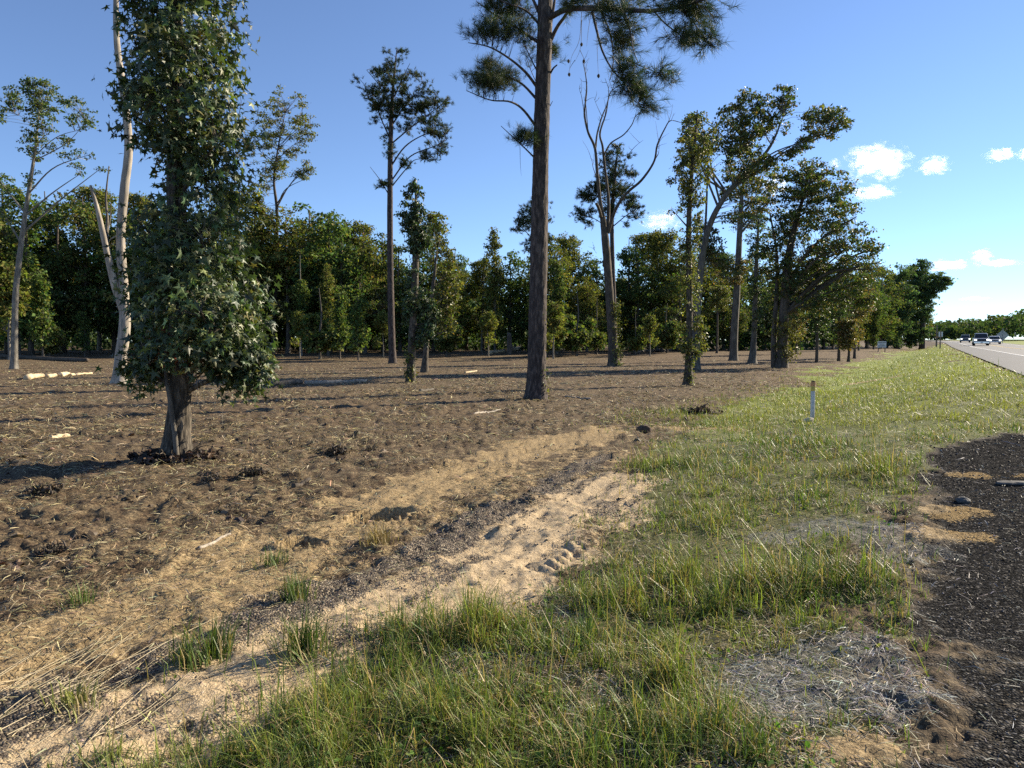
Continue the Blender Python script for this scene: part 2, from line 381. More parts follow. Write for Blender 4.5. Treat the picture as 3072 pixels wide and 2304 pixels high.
def ground_material():
    m, nt, nd, lk, o = mat('ground_cover'); tc = N(nt, 'ShaderNodeTexCoord'); P = tc.outputs['Object']
    a1 = N(nt, 'ShaderNodeAttribute'); a1.attribute_name = 'm1'; a2 = N(nt, 'ShaderNodeAttribute'); a2.attribute_name = 'm2'
    s1 = N(nt, 'ShaderNodeSeparateColor'); lk.new(a1.outputs['Color'], s1.inputs[0]); s2 = N(nt, 'ShaderNodeSeparateColor'); lk.new(a2.outputs['Color'], s2.inputs[0])
    pale, tan, grv, apr = s1.outputs[0], s1.outputs[1], s1.outputs[2], a1.outputs['Alpha']
    gra, gry, snd, red = s2.outputs[0], s2.outputs[1], s2.outputs[2], a2.outputs['Alpha']
    n6 = noise(nt, P, 5, 5, .6); n40 = noise(nt, P, 38, 5, .65); n1 = noise(nt, P, .7, 4); n150 = noise(nt, P, 150, 3, .6)
    mp = N(nt, 'ShaderNodeMapping'); mp.inputs['Scale'].default_value = (14, 60, 20); mp.inputs['Rotation'].default_value = (0, 0, .5); lk.new(P, mp.inputs[0]); fa_ = noise(nt, mp.outputs[0], 1, 4, .6)
    mq = N(nt, 'ShaderNodeMapping'); mq.inputs['Scale'].default_value = (110, 22, 30); mq.inputs['Rotation'].default_value = (0, 0, -.35); lk.new(P, mq.inputs[0]); fb_ = noise(nt, mq.outputs[0], 1, 3, .6)
    mr = N(nt, 'ShaderNodeMapping'); mr.inputs['Scale'].default_value = (26, 130, 30); mr.inputs['Rotation'].default_value = (0, 0, .9); lk.new(P, mr.inputs[0]); fc_ = noise(nt, mr.outputs[0], 1, 3, .6)
    fib = mth(nt, 'MAXIMUM', mth(nt, 'MAXIMUM', fa_, fb_), fc_)
    mulch = ramp(nt, mth(nt, 'ADD', mth(nt, 'MULTIPLY', n40, .5), mth(nt, 'MULTIPLY', mth(nt, 'SUBTRACT', fib, .09), .5)), [(.32, (.022, .018, .013)), (.45, (.088, .069, .045)), (.56, (.245, .19, .112)), (.68, (.46, .37, .215))])
    mulch = mix(nt, ramp(nt, n6, [(.40, (.0, .0, .0)), (.62, (1, 1, 1))]), mix(nt, 1, mulch, (.55, .5, .5), 'MULTIPLY'), mulch)
    mulch = mix(nt, mth(nt, 'MULTIPLY', red, .22), mulch, mix(nt, 1, mulch, (1.05, .74, .62), 'MULTIPLY'))
    tanc = ramp(nt, n40, [(.28, (.085, .06, .034)), (.45, (.25, .18, .095)), (.6, (.37, .275, .15)), (.78, (.50, .39, .23))])
    palec = ramp(nt, n40, [(.3, (.28, .205, .12)), (.5, (.45, .345, .215)), (.75, (.58, .465, .31))])
    vo = N(nt, 'ShaderNodeTexVoronoi'); vo.inputs['Scale'].default_value = 75; lk.new(P, vo.inputs['Vector'])
    vs = N(nt, 'ShaderNodeSeparateColor'); lk.new(vo.outputs['Color'], vs.inputs[0])
    stone = ramp(nt, vs.outputs[0], [(0, (.014, .014, .014)), (.6, (.036, .035, .034)), (.9, (.07, .068, .065)), (1, (.22, .205, .185))])
    gravc = ramp(nt, vs.outputs[1], [(0, (.045, .036, .03)), (.6, (.14, .112, .085)), (1, (.36, .30, .22))])
    soil = ramp(nt, n40, [(.3, (.035, .03, .018)), (.6, (.10, .085, .045)), (.8, (.20, .16, .09))])
    farg = ramp(nt, n6, [(.3, (.12, .16, .035)), (.6, (.21, .25, .055)), (.8, (.30, .29, .085))])
    cam_d = N(nt, 'ShaderNodeVectorMath'); cam_d.operation = 'LENGTH'; lk.new(P, cam_d.inputs[0])
    soil = mix(nt, mth(nt, 'MULTIPLY', cam_d.outputs['Value'], 1 / 28.0, clamp=True), soil, farg)
    greyc = ramp(nt, n150, [(.3, (.05, .05, .05)), (.6, (.20, .20, .19)), (.8, (.36, .35, .33))])
    def th_(f, w, amt=.9):
        e = mth(nt, 'ADD', f, mth(nt, 'MULTIPLY', mth(nt, 'SUBTRACT', w, .5), amt)); r = N(nt, 'ShaderNodeMapRange'); r.interpolation_type = 'SMOOTHSTEP'
        r.inputs[1].default_value = .36; r.inputs[2].default_value = .62; lk.new(e, r.inputs[0]); return r.outputs[0]
    c = mulch
    nb = mth(nt, 'ADD', mth(nt, 'MULTIPLY', n6, .6), mth(nt, 'MULTIPLY', n40, .4)); c = mix(nt, th_(tan, nb, 1.9), c, tanc); c = mix(nt, th_(pale, nb, 1.7), c, palec)
    sp = N(nt, 'ShaderNodeTexNoise'); sp.inputs['Scale'].default_value = 22; sp.inputs['Detail'].default_value = 5; lk.new(P, sp.inputs['Vector'])
    c = mix(nt, th_(grv, n40, 1.6), c, gravc)
    c = mix(nt, th_(gra, n6, .9), c, soil)
    c = mix(nt, apr, c, stone); c = mix(nt, mth(nt, 'MULTIPLY', th_(gry, nb, 2.2), .5), c, greyc)
    c = mix(nt, th_(mth(nt, 'MULTIPLY', snd, .8), n40, 2.4), c, tanc)
    b = N(nt, 'ShaderNodeBsdfPrincipled'); lk.new(c, b.inputs['Base Color']); b.inputs['Roughness'].default_value = .85; b.inputs['Specular IOR Level'].default_value = .18
    lk.new(mth(nt, 'MULTIPLY', mth(nt, 'SUBTRACT', 1, apr), .18), b.inputs['Specular IOR Level'])
    rg = mth(nt, 'SUBTRACT', .92, mth(nt, 'MULTIPLY', apr, .14)); lk.new(rg, b.inputs['Roughness'])
    hv = mth(nt, 'MULTIPLY', mth(nt, 'SUBTRACT', 1, mth(nt, 'MULTIPLY', vo.outputs['Distance'], 1.6)), mth(nt, 'MAXIMUM', apr, grv))
    h = mth(nt, 'ADD', mth(nt, 'ADD', mth(nt, 'ADD', mth(nt, 'MULTIPLY', n40, .8), mth(nt, 'MULTIPLY', fib, .7)), mth(nt, 'MULTIPLY', n150, .3)), mth(nt, 'MULTIPLY', hv, .9))
    bp = N(nt, 'ShaderNodeBump'); bp.inputs['Strength'].default_value = .85; bp.inputs['Distance'].default_value = .02; lk.new(h, bp.inputs['Height']); lk.new(bp.outputs[0], b.inputs['Normal'])
    lk.new(b.outputs[0], o.inputs[0]); return m
M['ground'] = ground_material()
fa = KM['apron'][GF].mean(1); ft = np.maximum(np.maximum(KM['pale'], KM['tan']), KM['grav'])[GF].mean(1)
sel_ap = (fa > .5) & (KM['s'][GF].mean(1) > -40); sel_tr = (~sel_ap) & (ft > .5)
def sub_ground(name, sel, extra=None):
    F = GF[sel]; u, inv = np.unique(F, return_inverse=True); V = GV[u]; F = inv.reshape(-1, 4)
    o = mk(name, V, F, M['ground'], smooth=True, attrs={'m1': A1[u], 'm2': A2[u]}); o['kind'] = 'structure'; return o
sub_ground('ground', ~(sel_ap | sel_tr)); sub_ground('paved_apron', sel_ap); sub_ground('dirt_track', sel_tr)
c0 = np.vstack([GV[:nt_], [[0, 0, float(hgt(0., 0.)) - .01]]]); jj = np.arange(nt_)
pa = mk('paved_apron', c0, np.stack([jj, np.full(nt_, nt_), (jj + 1) % nt_], 1)[:, ::-1], M['ground'], smooth=True,
        attrs={'m1': np.tile([[0, 0, 0, 1.]], (nt_ + 1, 1)), 'm2': np.tile([[0, 0, 0, .5]], (nt_ + 1, 1))}); pa['kind'] = 'structure'

# ------------------------------------------------------------------ highway
def road_pt(s, off):        # off: metres to the right of the left pavement edge
    s = np.asarray(s, float); sh = np.clip(s - 190, 0, None) ** 2 / 1500.0
    o = off - sh
    return np.stack([RA + s * SP + o * CP, s * CP - o * SP, np.broadcast_to(road_z(s), s.shape)], -1)
S_ = np.r_[np.linspace(-40, 60, 60), np.linspace(63, 420, 110)]
def strip(name, o0, o1, dz, m, s=S_, n=2, kind='structure', parent=None):
    offs = np.linspace(o0, o1, n); V = np.stack([road_pt(s, q) + [0, 0, dz] for q in offs], 1)
    a = np.arange(len(s) - 1)[:, None] * n; b = np.arange(n - 1)[None]
    F = np.stack([a + b, a + b + 1, a + n + b + 1, a + n + b], -1).reshape(-1, 4)
    return mk(name, V.reshape(-1, 3), F, m, parent, kind=kind)
def asphalt(name, a, b):
    m, nt, nd, lk, o = mat(name); tc = N(nt, 'ShaderNodeTexCoord'); f = noise(nt, tc.outputs['Object'], 60, 4, .7); g = noise(nt, tc.outputs['Object'], .35, 4)
    c = mix(nt, .5, ramp(nt, f, [(.3, a), (.7, b)]), ramp(nt, g, [(.3, (.8, .8, .8)), (.7, (1.2, 1.2, 1.2))]), 'MULTIPLY')
    bs = N(nt, 'ShaderNodeBsdfPrincipled'); lk.new(c, bs.inputs['Base Color']); bs.inputs['Roughness'].default_value = .75
    bp = N(nt, 'ShaderNodeBump'); bp.inputs['Strength'].default_value = .4; bp.inputs['Distance'].default_value = .01; lk.new(f, bp.inputs['Height']); lk.new(bp.outputs[0], bs.inputs['Normal'])
    lk.new(bs.outputs[0], o.inputs[0]); return m
M['shoulder'] = asphalt('shoulder_asphalt', (.055, .055, .058), (.11, .11, .112)); M['lane'] = asphalt('lane_asphalt', (.10, .098, .095), (.165, .162, .158))
M['paint_w'] = plain('white_road_paint', (.75, .75, .73), .6, var=.15, scale=3); M['paint_y'] = plain('yellow_road_paint', (.62, .43, .08), .6, var=.15, scale=3)
strip('highway', 0, 10.9, .012, M['shoulder'], n=4)
strip('highway_lane', 2.45, 9.9, .016, M['lane'], n=4)
strip('road_marking', 2.50, 2.64, .021, M['paint_w']); strip('road_marking', 9.6, 9.74, .021, M['paint_w'])
strip('road_marking', 6.0, 6.12, .021, M['paint_y']); strip('road_marking', 6.26, 6.38, .021, M['paint_y'])

# ------------------------------------------------------------------ tree builders
def loc(pts, base):     # [(u, v, d)] to local metres
    return np.array([W(*p) - base for p in pts])
def trunk_part(tr, path, rad, m, n=60, sides=14, wob=.05, name='trunk', flare=0, seed=1, furrow=0):
    p = spline(path, n); t = np.linspace(0, 1, n); r = np.interp(t, np.linspace(0, 1, len(rad)), rad)
    z = p[:, 2] - p[0, 2]
    if flare: r = r * (1 + flare * np.exp(-np.clip(z, 0, None) / .28))
    V, Q, T = tube_fix(tube(p, r, sides, True, wob, seed))
    if furrow:
        k = n * sides; ang = np.tile(np.arange(sides), n); zz = np.repeat(np.cumsum(np.r_[0, np.linalg.norm(np.diff(p, axis=0), axis=1)]), sides)
        cen = np.repeat(p, sides, 0); q = 2 * np.pi * ang / sides
        per = sides / 3.2
        f = np.abs(fbm(np.cos(q) * per / 5 + 30 + zz * .35, np.sin(q) * per / 5 + zz * 2.4, seed + 9, 3) - .5) * 2
        if flare: f = f + .35 * np.exp(-zz / .35) * np.cos(q * 5 + seed)
        V[:k] = V[:k] + nrm(V[:k] - cen) * (furrow * (f - .35))[:, None]
    return mk(name, V, [Q, T], m, tr, smooth=True), p, r
def leafcols(n, pal, wts, jit=.25, bright=1.0):
    c = np.array(pal)[rng.choice(len(pal), n, p=np.array(wts) / sum(wts))]
    return np.clip(c * (1 + jit * rng.normal(size=(n, 1))) * (1 + .08 * rng.normal(size=(n, 3))) * bright, .004, .9)
GREEN = [(.075, .12, .036), (.11, .145, .042), (.05, .09, .036), (.16, .165, .048)]
OLIVE = [(.12, .135, .036), (.155, .15, .046), (.09, .115, .034), (.19, .145, .05)]
BROWN = [(.17, .12, .05), (.14, .13, .045), (.10, .11, .034), (.21, .13, .052)]
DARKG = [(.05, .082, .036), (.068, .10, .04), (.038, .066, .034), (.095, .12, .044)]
COOL = [(.06, .105, .05), (.085, .125, .055), (.05, .088, .05), (.12, .15, .058)]
def rows_local(rows, base, d):
    return np.array([[W(a, v, d)[2] - base[2], W(a, v, d)[0] - base[0], W(b, v, d)[0] - base[0]] for v, a, b in rows])
def env_points(rw, n, thick=1.0, y0=0.0, edge=.62):
    rw = rw[np.argsort(rw[:, 0])]; zz = np.linspace(rw[0, 0], rw[-1, 0], 200)
    a = np.interp(zz, rw[:, 0], rw[:, 1]); b = np.interp(zz, rw[:, 0], rw[:, 2]); w = np.clip(b - a, .02, None)
    cdf = np.cumsum(w ** 1.5); cdf /= cdf[-1]; z = np.interp(rng.random(n), cdf, zz)
    a = np.interp(z, rw[:, 0], rw[:, 1]); b = np.interp(z, rw[:, 0], rw[:, 2])
    r = rng.random(n) ** edge * .97; t = rng.random(n) * 2 * np.pi
    x = (a + b) / 2 + (b - a) / 2 * r * np.cos(t); y = y0 + np.minimum((b - a) / 2, 3.2) * thick * r * np.sin(t)
    if n > 60:
        q = rng.random(n) < .10; f = rng.uniform(1.05, 1.32, n); x = np.where(q, (a + b) / 2 + (x - (a + b) / 2) * f, x)
    return np.c_[x, y, z]
def twig_mesh(mb, A, B, r0, r1=None):
    """three-sided twigs from A to B with a bend"""
    n = len(A); r1 = r0 * .4 if r1 is None else r1
    mid = (A + B) / 2 + rnd(n) * .06 * np.linalg.norm(B - A, axis=1, keepdims=True) + np.c_[np.zeros((n, 2)), .08 * np.linalg.norm(B - A, axis=1)]
    d = nrm(B - A); s = nrm(np.cross(d, rnd(n))); u = np.cross(d, s)
    V = []
    for P, q in ((A, r0), (mid, (r0 + r1) / 2), (B, r1)):
        for k in range(3):
            an = k * 2.0944; V.append(P + np.reshape(q, (-1, 1)) * (math.cos(an) * s + math.sin(an) * u) if np.ndim(q) else P + q * (math.cos(an) * s + math.sin(an) * u))
    V = np.stack(V, 1)
    T = np.array([[l * 3 + k, l * 3 + (k + 1) % 3, l * 3 + 3 + (k + 1) % 3, l * 3 + 3 + k] for l in range(2) for k in range(3)])
    mb.add(V.reshape(-1, 3), (T[None] + (np.arange(n) * 9)[:, None, None]).reshape(-1, 4))
def crown(tr, cl, skel, nleaf, sig, size, pal, wts, tmpl=DIAM, m='leaf', droop=.3, flat=.6, twig_r=.012, bark='bark_grey', name='crown', bright=1.0, twigs=True, orient=None):
    """cl: cluster centres; skel: points the twigs spring from"""
    k = len(cl); tree = np.asarray(skel)
    idx = rng.integers(0, k, nleaf); off = rnd(nleaf) * np.array([sig, sig, sig * flat])
    P = cl[idx] + off
    nm = rnd(nleaf) * .75 + np.array([0, 0, .55]) + nrm(off) * .25
    ax = rnd(nleaf) * .7 + nrm(off) * .5 + np.array([0, 0, -droop])
    if orient is not None: nm, ax = orient(P, off, nleaf)
    mb = MB(); sz = size * np.exp(rng.normal(-.08, .32, nleaf)).clip(.4, 1.7)
    cc = leafcols(nleaf, pal, wts, bright=bright * (1.08 if m == 'leaf_far' else 1.0)) * (1 + .22 * rng.normal(size=k))[idx][:, None].clip(.5, 1.6)
    scatter(mb, P, tmpl[0], tmpl[1], sz, frames(nleaf, nm, ax), np.clip(cc, .004, .9))
    mb.build(name, M[m], tr, kind='stuff')
    if twigs:
        A = []
        for c in cl:
            dd = np.linalg.norm(tree - c, axis=1) + 1.2 * np.clip(tree[:, 2] - c[2] + .1, 0, None); A.append(tree[np.argmin(dd)])
        t = MB(); twig_mesh(t, np.array(A), cl, twig_r); t.build('twigs', M[bark], tr, kind='stuff')
def limbs(tr, path, rad, cl, k, m, zmin=.3, pick=None, rf=.45, sides=6):
    """k main limbs from the trunk to far-out clusters; returns skeleton points"""
    sk = [path]; hd = np.hypot(cl[:, 0] - np.interp(cl[:, 2], path[:, 2], path[:, 0]), cl[:, 1])
    order = np.argsort(-hd * rng.uniform(.6, 1.3, len(cl))); chosen = []
    for q in order:
        if len(chosen) >= k: break
        if all(np.linalg.norm(cl[q] - cl[w]) > .9 for w in chosen): chosen.append(q)
    top = path[-1, 2]
    for q in chosen:
        c = cl[q]; z = np.clip(c[2] - (.55 + .4 * rng.random()) * hd[q] - .2, path[0, 2] + zmin * (top - path[0, 2]), top * .985)
        a = np.array([np.interp(z, path[:, 2], path[:, i]) for i in range(3)]); r = np.interp(z, path[:, 2], rad)
        mid = a * .5 + c * .5 + np.array([0, 0, .10 * hd[q]]) + rnd(1)[0] * .10 * hd[q]; p = spline([a, mid, c], 12)
        rl = max(.010, min(r * rf, .02 + .022 * hd[q]))
        V, Q, T = tube_fix(tube(p, np.linspace(rl, rl * .25, 12), sides)); mk('limb', V, [Q, T], m, tr, smooth=True); sk.append(p[4:])
    return np.vstack(sk)
TUFTS = [tuft(30, .030, .75, 100 + q) for q in range(4)]
TUFTS_FAR = [tuft(20, .10, .8, 200 + q) for q in range(4)]
NEEDLE = [(.038, .062, .028), (.052, .075, .03), (.03, .048, .026), (.08, .085, .036)]
def pine_crown(tr, cl, skel, per, sig, size, tf, name='needles', bright=1.0, twig_r=.012, up=.35):
    k = len(cl); skel = np.asarray(skel); A = []
    for c in cl:
        dd = np.linalg.norm(skel - c, axis=1) + .8 * np.clip(skel[:, 2] - c[2], 0, None); A.append(skel[np.argmin(dd)])
    A = np.array(A); idx = np.repeat(np.arange(k), per); n = len(idx)
    P = cl[idx] + rnd(n) * np.array([sig, sig, sig * .55])
    P[::per] = cl
    ax = nrm(P - A[idx]) * .9 + rnd(n) * .35 + np.array([0, 0, up]); nm = rnd(n)
    mb = MB(); fr = frames(n, nm, ax); fr = frames(n, np.cross(ax, rnd(n)), ax); cc = leafcols(n, NEEDLE, [4, 3, 3, 1.5], bright=bright); sz = size * rng.uniform(.75, 1.2, n)
    which = rng.integers(0, len(tf), n)
    for q in range(len(tf)):
        s = which == q
        if s.any(): scatter(mb, P[s], tf[q][0], tf[q][1], sz[s], fr[s], cc[s])
    mb.build(name, M['needle'], tr, kind='stuff')
    t = MB(); twig_mesh(t, A, cl, twig_r); twig_mesh(t, cl[idx], P, twig_r * .45); t.build('twigs', M['bark_pine'], tr, kind='stuff')
def branch(tr, pts, base, r0, r1, m, n=16, sides=7, name='branch', wob=.05):
    p = spline(loc(pts, base), n); V, Q, T = tube_fix(tube(p, np.linspace(r0, r1, n), sides, True, wob, int(r0 * 1e4)))
    mk(name, V, [Q, T], m, tr, smooth=True); return p
def newtree(name, u, v, label, cat='tree', d=None, group=None):
    b = G(u, v) if d is None else base_at(u, d)
    b[2] -= .06
    return thing(name, b, label, cat, group), b, b[1]
def vrows(rows): return rows

# ---- sweetgum on the left, nearest tree
tr, B, D = newtree('sweetgum_tree', 525, 1372, 'nearest tree at left, bare furrowed foot under a tall column of star-shaped leaves')
tp, P_, R_ = trunk_part(tr, np.vstack([[[0, 0, 0]], loc([(536, 1250, D), (541, 1100, D), (538, 900, D), (530, 600, D), (527, 300, D), (525, 0, D), (530, -700, D)], B)]),
           [.155, .145, .135, .13, .12, .11, .095, .04], M['bark_gum'], n=420, sides=72, flare=.75, seed=4, furrow=.034)
st = spline(loc([(530, 1362, D - .22), (524, 1300, D - .2), (508, 1190, D - .22), (497, 1100, D - .15), (505, 980, D)], B), 40); st[0, 2] = 0
V, Q, T = tube_fix(tube(st, np.linspace(.036, .022, 40), 12, True, .1, 3)); mk('side_stem', V, [Q, T], M['bark_grey'], tr, smooth=True)
rows = [(-700, 470, 600), (-500, 420, 680), (-200, 385, 730), (0, 410, 715), (100, 392, 718), (200, 385, 725), (300, 388, 730), (400, 390, 730), (440, 425, 725), (480, 505, 715), (560, 505, 715), (610, 455, 715), (640, 425, 712), (700, 408, 710), (760, 408, 730),
        (800, 405, 762), (900, 402, 790), (1000, 398, 800), (1050, 410, 800), (1085, 440, 765)]
rw = rows_local(rows, B, D); cl = env_points(rw, 820, 1.0, edge=.45)
bot = rows_local([(1060, 390, 480), (1130, 420, 470)], B, D); bot2 = rows_local([(1060, 570, 825), (1120, 690, 800), (1145, 700, 760)], B, D)
cl = np.vstack([cl, env_points(bot, 26, 1.2), env_points(bot2, 60, .6)])
cl = cl[~((np.abs(cl[:, 0] + .02) < .20) & (cl[:, 1] < -.1) & (cl[:, 2] < 1.45))]
sk = limbs(tr, P_, R_, cl, 26, M['bark_gum'], zmin=.10, rf=.3)
sk = sk[(sk[:, 2] > .9)]
def gum_orient(P, off, n):
    out = nrm(P * np.array([1, 1, 0]) + 1e-6)
    return out * .55 + rnd(n) * .6 + np.array([0, 0, .35]), out * .35 + rnd(n) * .45 + np.array([0, 0, -.75])
crown(tr, cl, sk, 17500, .12, .128, [(.055, .085, .034), (.085, .115, .042), (.038, .062, .03), (.15, .16, .06)], [4, 4, 3, 1.8], STAR, 'leaf_gloss', flat=1.0, twig_r=.006, bark='bark_gum', orient=gum_orient)
red = np.vstack([env_points(rows_local([(990, 490, 560), (1090, 480, 570)], B, D), 12, 1.2, -.15)])
crown(tr, red, sk, 110, .08, .10, [(.22, .06, .025), (.26, .10, .04), (.14, .05, .03)], [2, 1, 2], STAR, 'leaf', flat=1, name='red_leaves', twigs=False, orient=gum_orient)
tw = MB()
for q in range(7):
    x = rng.uniform(.28, .8); a = np.array([x, rng.uniform(-.3, .3), rng.uniform(1.4, 1.9)]); b = a + [rng.uniform(-.1, .15), rng.uniform(-.1, .1), -rng.uniform(.5, 1.2)]
    add_tube(tw, spline([a, (a + b) / 2 + [rng.uniform(-.12, .12), 0, 0], b], 12), np.linspace(.005, .002, 12), 4)
tw.build('hanging_vines', M['bark_dead'], tr, kind='stuff')
rk = thing('leaf_litter_heap', B + [0, -.08, .05], 'ring of dark torn roots and leaf litter round the foot of the nearest left tree', 'litter')
mb = MB(); n = 700; a = rng.uniform(0, 2 * np.pi, n); r = rng.uniform(.15, .52, n); P = np.c_[r * np.cos(a) * 1.15, r * np.sin(a) * .8, rng.uniform(0, .10, n) * (1.15 - r)]
scatter(mb, P, OVAL[0], OVAL[1], rng.uniform(.04, .11, n), frames(n, rnd(n) + [0, 0, .5], rnd(n)), leafcols(n, [(.03, .022, .018), (.07, .045, .03), (.16, .09, .055)], [5, 3, 1])); mb.build('litter', M['straw'], rk, kind='stuff')
mb = MB()
for q in range(26):
    a = rng.uniform(0, 6.28); p0 = np.array([math.cos(a) * .2, math.sin(a) * .16, .02]); p1 = p0 + [math.cos(a) * rng.uniform(.1, .35), math.sin(a) * rng.uniform(.1, .3), rng.uniform(0, .18)]
    add_tube(mb, spline([p0, (p0 + p1) / 2 + [0, 0, .05], p1], 6), np.linspace(.012, .004, 6), 5)
mb.build('torn_roots', M['bark_dark'], rk, kind='stuff')

# ---- tall bleached dead tree, forked
tr, B, D = newtree('dead_tree', 362, 1150, 'bleached barkless dead tree forked into a tall stem and broken stub at left')
s_ = D / 2277
tp, P_, R_ = trunk_part(tr, np.vstack([[[-.05, 0, 0]], loc([(362, 1080, D), (374, 980, D), (372, 880, D), (362, 720, D), (374, 560, D), (386, 440, D), (372, 290, D), (352, 140, D), (348, 0, D), (352, -260, D), (370, -420, D)], B)]),
           [.25, .22, .21, .175, .165, .16, .15, .14, .11, .095, .075, .03], M['bark_dead'], n=220, sides=28, wob=.05, flare=.55, seed=12, furrow=.008)
branch(tr, [(372, 935, D), (343, 850, D - .1), (322, 760, D - .3), (300, 660, D - .5), (285, 600, D - .6), (271, 556, D - .65)], B, .165, .045, M['bark_dead'], 40, 16, 'limb', .06)
branch(tr, [(318, 740, D - .35), (322, 660, D + .2), (318, 590, D + .5), (327, 498, D + .6)], B, .075, .02, M['bark_grey'], 24, 8, 'limb')
branch(tr, [(318, 720, D + .1), (330, 660, D + .3), (333, 610, D + .4)], B, .03, .012, M['bark_grey'], 12, 6, 'limb')
branch(tr, [(370, 700, D), (335, 715, D - .2), (320, 735, D - .3)], B, .03, .012, M['bark_dead'], 12, 6, 'limb')

# ---- generic leafy tree from traced outline rows
DENS = {'leaning_tree': .68, 'wide_crowned_tree': .75, 'ivy_covered_tree': .75, 'roadside_tree': 1.25}
def leafy(name, u, v, label, tpts, trad, envs, ncl, nleaf, size, pal, wts, d=None, k=7, bark='bark_grey', sig=.32, tmpl=DIAM, m='leaf', thick=.9, edge=.5, bright=1.0, sides=10, flare=.3, twig=.014, flat=.6, skelz=None, group=None, wob=.04, leaf_kw=None, hole=7.5):
    nleaf = int(nleaf * 1.7 * DENS.get(name, .85)); ncl = int(ncl * 2.1); sig = sig * .5; flat = flat * .7; size = size * .92
    tr, B, D = newtree(name, u, v, label, d=d, group=group)
    tp, P_, R_ = trunk_part(tr, np.vstack([[[0, 0, 0]], loc([(a, b, D) for a, b in tpts], B)]), trad, M[bark], n=50, sides=sides, flare=flare, seed=int(u), wob=wob)
    cl = []
    tot = sum(abs(r[0][0] - r[-1][0]) * np.mean([q[2] - q[1] for q in r]) for r, *_ in envs)
    for e in envs:
        r = e[0]; y0 = e[1] if len(e) > 1 else 0; w = abs(r[0][0] - r[-1][0]) * np.mean([q[2] - q[1] for q in r]) / tot
        cl.append(env_points(rows_local(r, B, D), max(6, int(ncl * w)), thick, y0, edge))
    cl = np.vstack(cl); wid = np.ptp(cl[:, 0])
    if hole:
        fq = hole / wid; h3 = .5 * fbm(cl[:, 0] * fq + u, cl[:, 2] * fq + cl[:, 1] * fq * .6, int(u), 2) + .5 * fbm(cl[:, 1] * fq + 5, cl[:, 2] * fq - cl[:, 0] * fq * .5, int(u) + 3, 2)
        cl = cl[h3 > np.quantile(h3, .40)]
    sk = limbs(tr, P_, R_, cl, k, M[bark]) if k else P_
    crown(tr, cl, sk, nleaf, sig, size, pal, wts, tmpl, m, twig_r=twig, bark=bark, bright=bright, flat=flat, **(leaf_kw or {}))
    return tr, B, D, P_

# slender pale tree at the far left
leafy('slender_tree', 42, 1106, 'slender pale-trunked tree at the left edge with sparse leafy limbs against the sky',
      [(44, 1000), (47, 880), (60, 760), (76, 640), (95, 520), (108, 430), (118, 330)], [.22, .18, .17, .15, .13, .10, .07, .03],
      [([(250, 0, 60), (300, -30, 50), (360, -30, 30)], .5), ([(235, 70, 165), (280, 65, 175), (340, 80, 160), (420, 60, 130), (520, 60, 110), (600, 55, 100)], 0), ([(295, 200, 250), (340, 150, 290), (400, 130, 298), (470, 120, 230), (500, 120, 170)], -.6),
       ([(400, 230, 300), (450, 270, 305)], -.6), ([(450, 140, 290), (490, 200, 300), (530, 230, 310)], .6), ([(520, -40, 40), (580, -60, 60), (660, -50, 70)], .3)], 230, 5200, .14, GREEN, [3, 3, 2, 1.4], k=9, bark='bark_smooth', sig=.24, twig=.016)
# slender tree right of the sweetgum
leafy('slender_tree', 822, 1052, 'slender tree with a rounded yellow-green crown, right of the near leafy tree',
      [(822, 980), (828, 830), (831, 640), (822, 540), (835, 440), (855, 340)], [.25, .2, .18, .16, .12, .08, .03],
      [([(258, 850, 872), (280, 805, 920), (330, 770, 945), (380, 752, 952), (430, 742, 935), (480, 745, 880), (540, 750, 850)], 0), ([(480, 900, 935), (510, 910, 958), (540, 880, 930)], -1), ([(540, 745, 800), (700, 755, 805), (880, 770, 800)], 1.5)],
      260, 9500, .19, OLIVE, [3, 3, 3, 1], k=8, bark='bark_dark', sig=.42, twig=.025, d=80)

# ---- mid-distance pine
def pine(name, u, v, label, tpts, trad, brs, envs, ncl, per, size, tf, d=None, sig=.3, bright=1.0, sides=12, thick=.8, edge=.5):
    tr, B, D = newtree(name, u, v, label, d=d)
    tp, P_, R_ = trunk_part(tr, np.vstack([[[0, 0, 0]], loc([(a, b, D) for a, b in tpts], B)]), trad, M['bark_pine'], n=70, sides=sides, flare=.3, seed=int(u))
    sk = [P_[int(len(P_) * .55):]]
    for pts, r0, r1 in brs: sk.append(branch(tr, [(p[0], p[1], D + (p[2] if len(p) > 2 else 0)) for p in pts], B, r0, r1, M['bark_pine'])[3:])
    tot = sum(abs(r[0][0] - r[-1][0]) * np.mean([q[2] - q[1] for q in r]) for r, *_ in envs); cl = []
    for e in envs:
        r = e[0]; w = abs(r[0][0] - r[-1][0]) * np.mean([q[2] - q[1] for q in r]) / tot
        cl.append(env_points(rows_local(r, B, D), max(5, int(ncl * w)), thick, e[1] if len(e) > 1 else 0, edge))
    cl = np.vstack(cl); pine_crown(tr, cl, np.vstack(sk), per, sig, size, tf, bright=bright, twig_r=.012 * D / 30)
    return tr, B, D
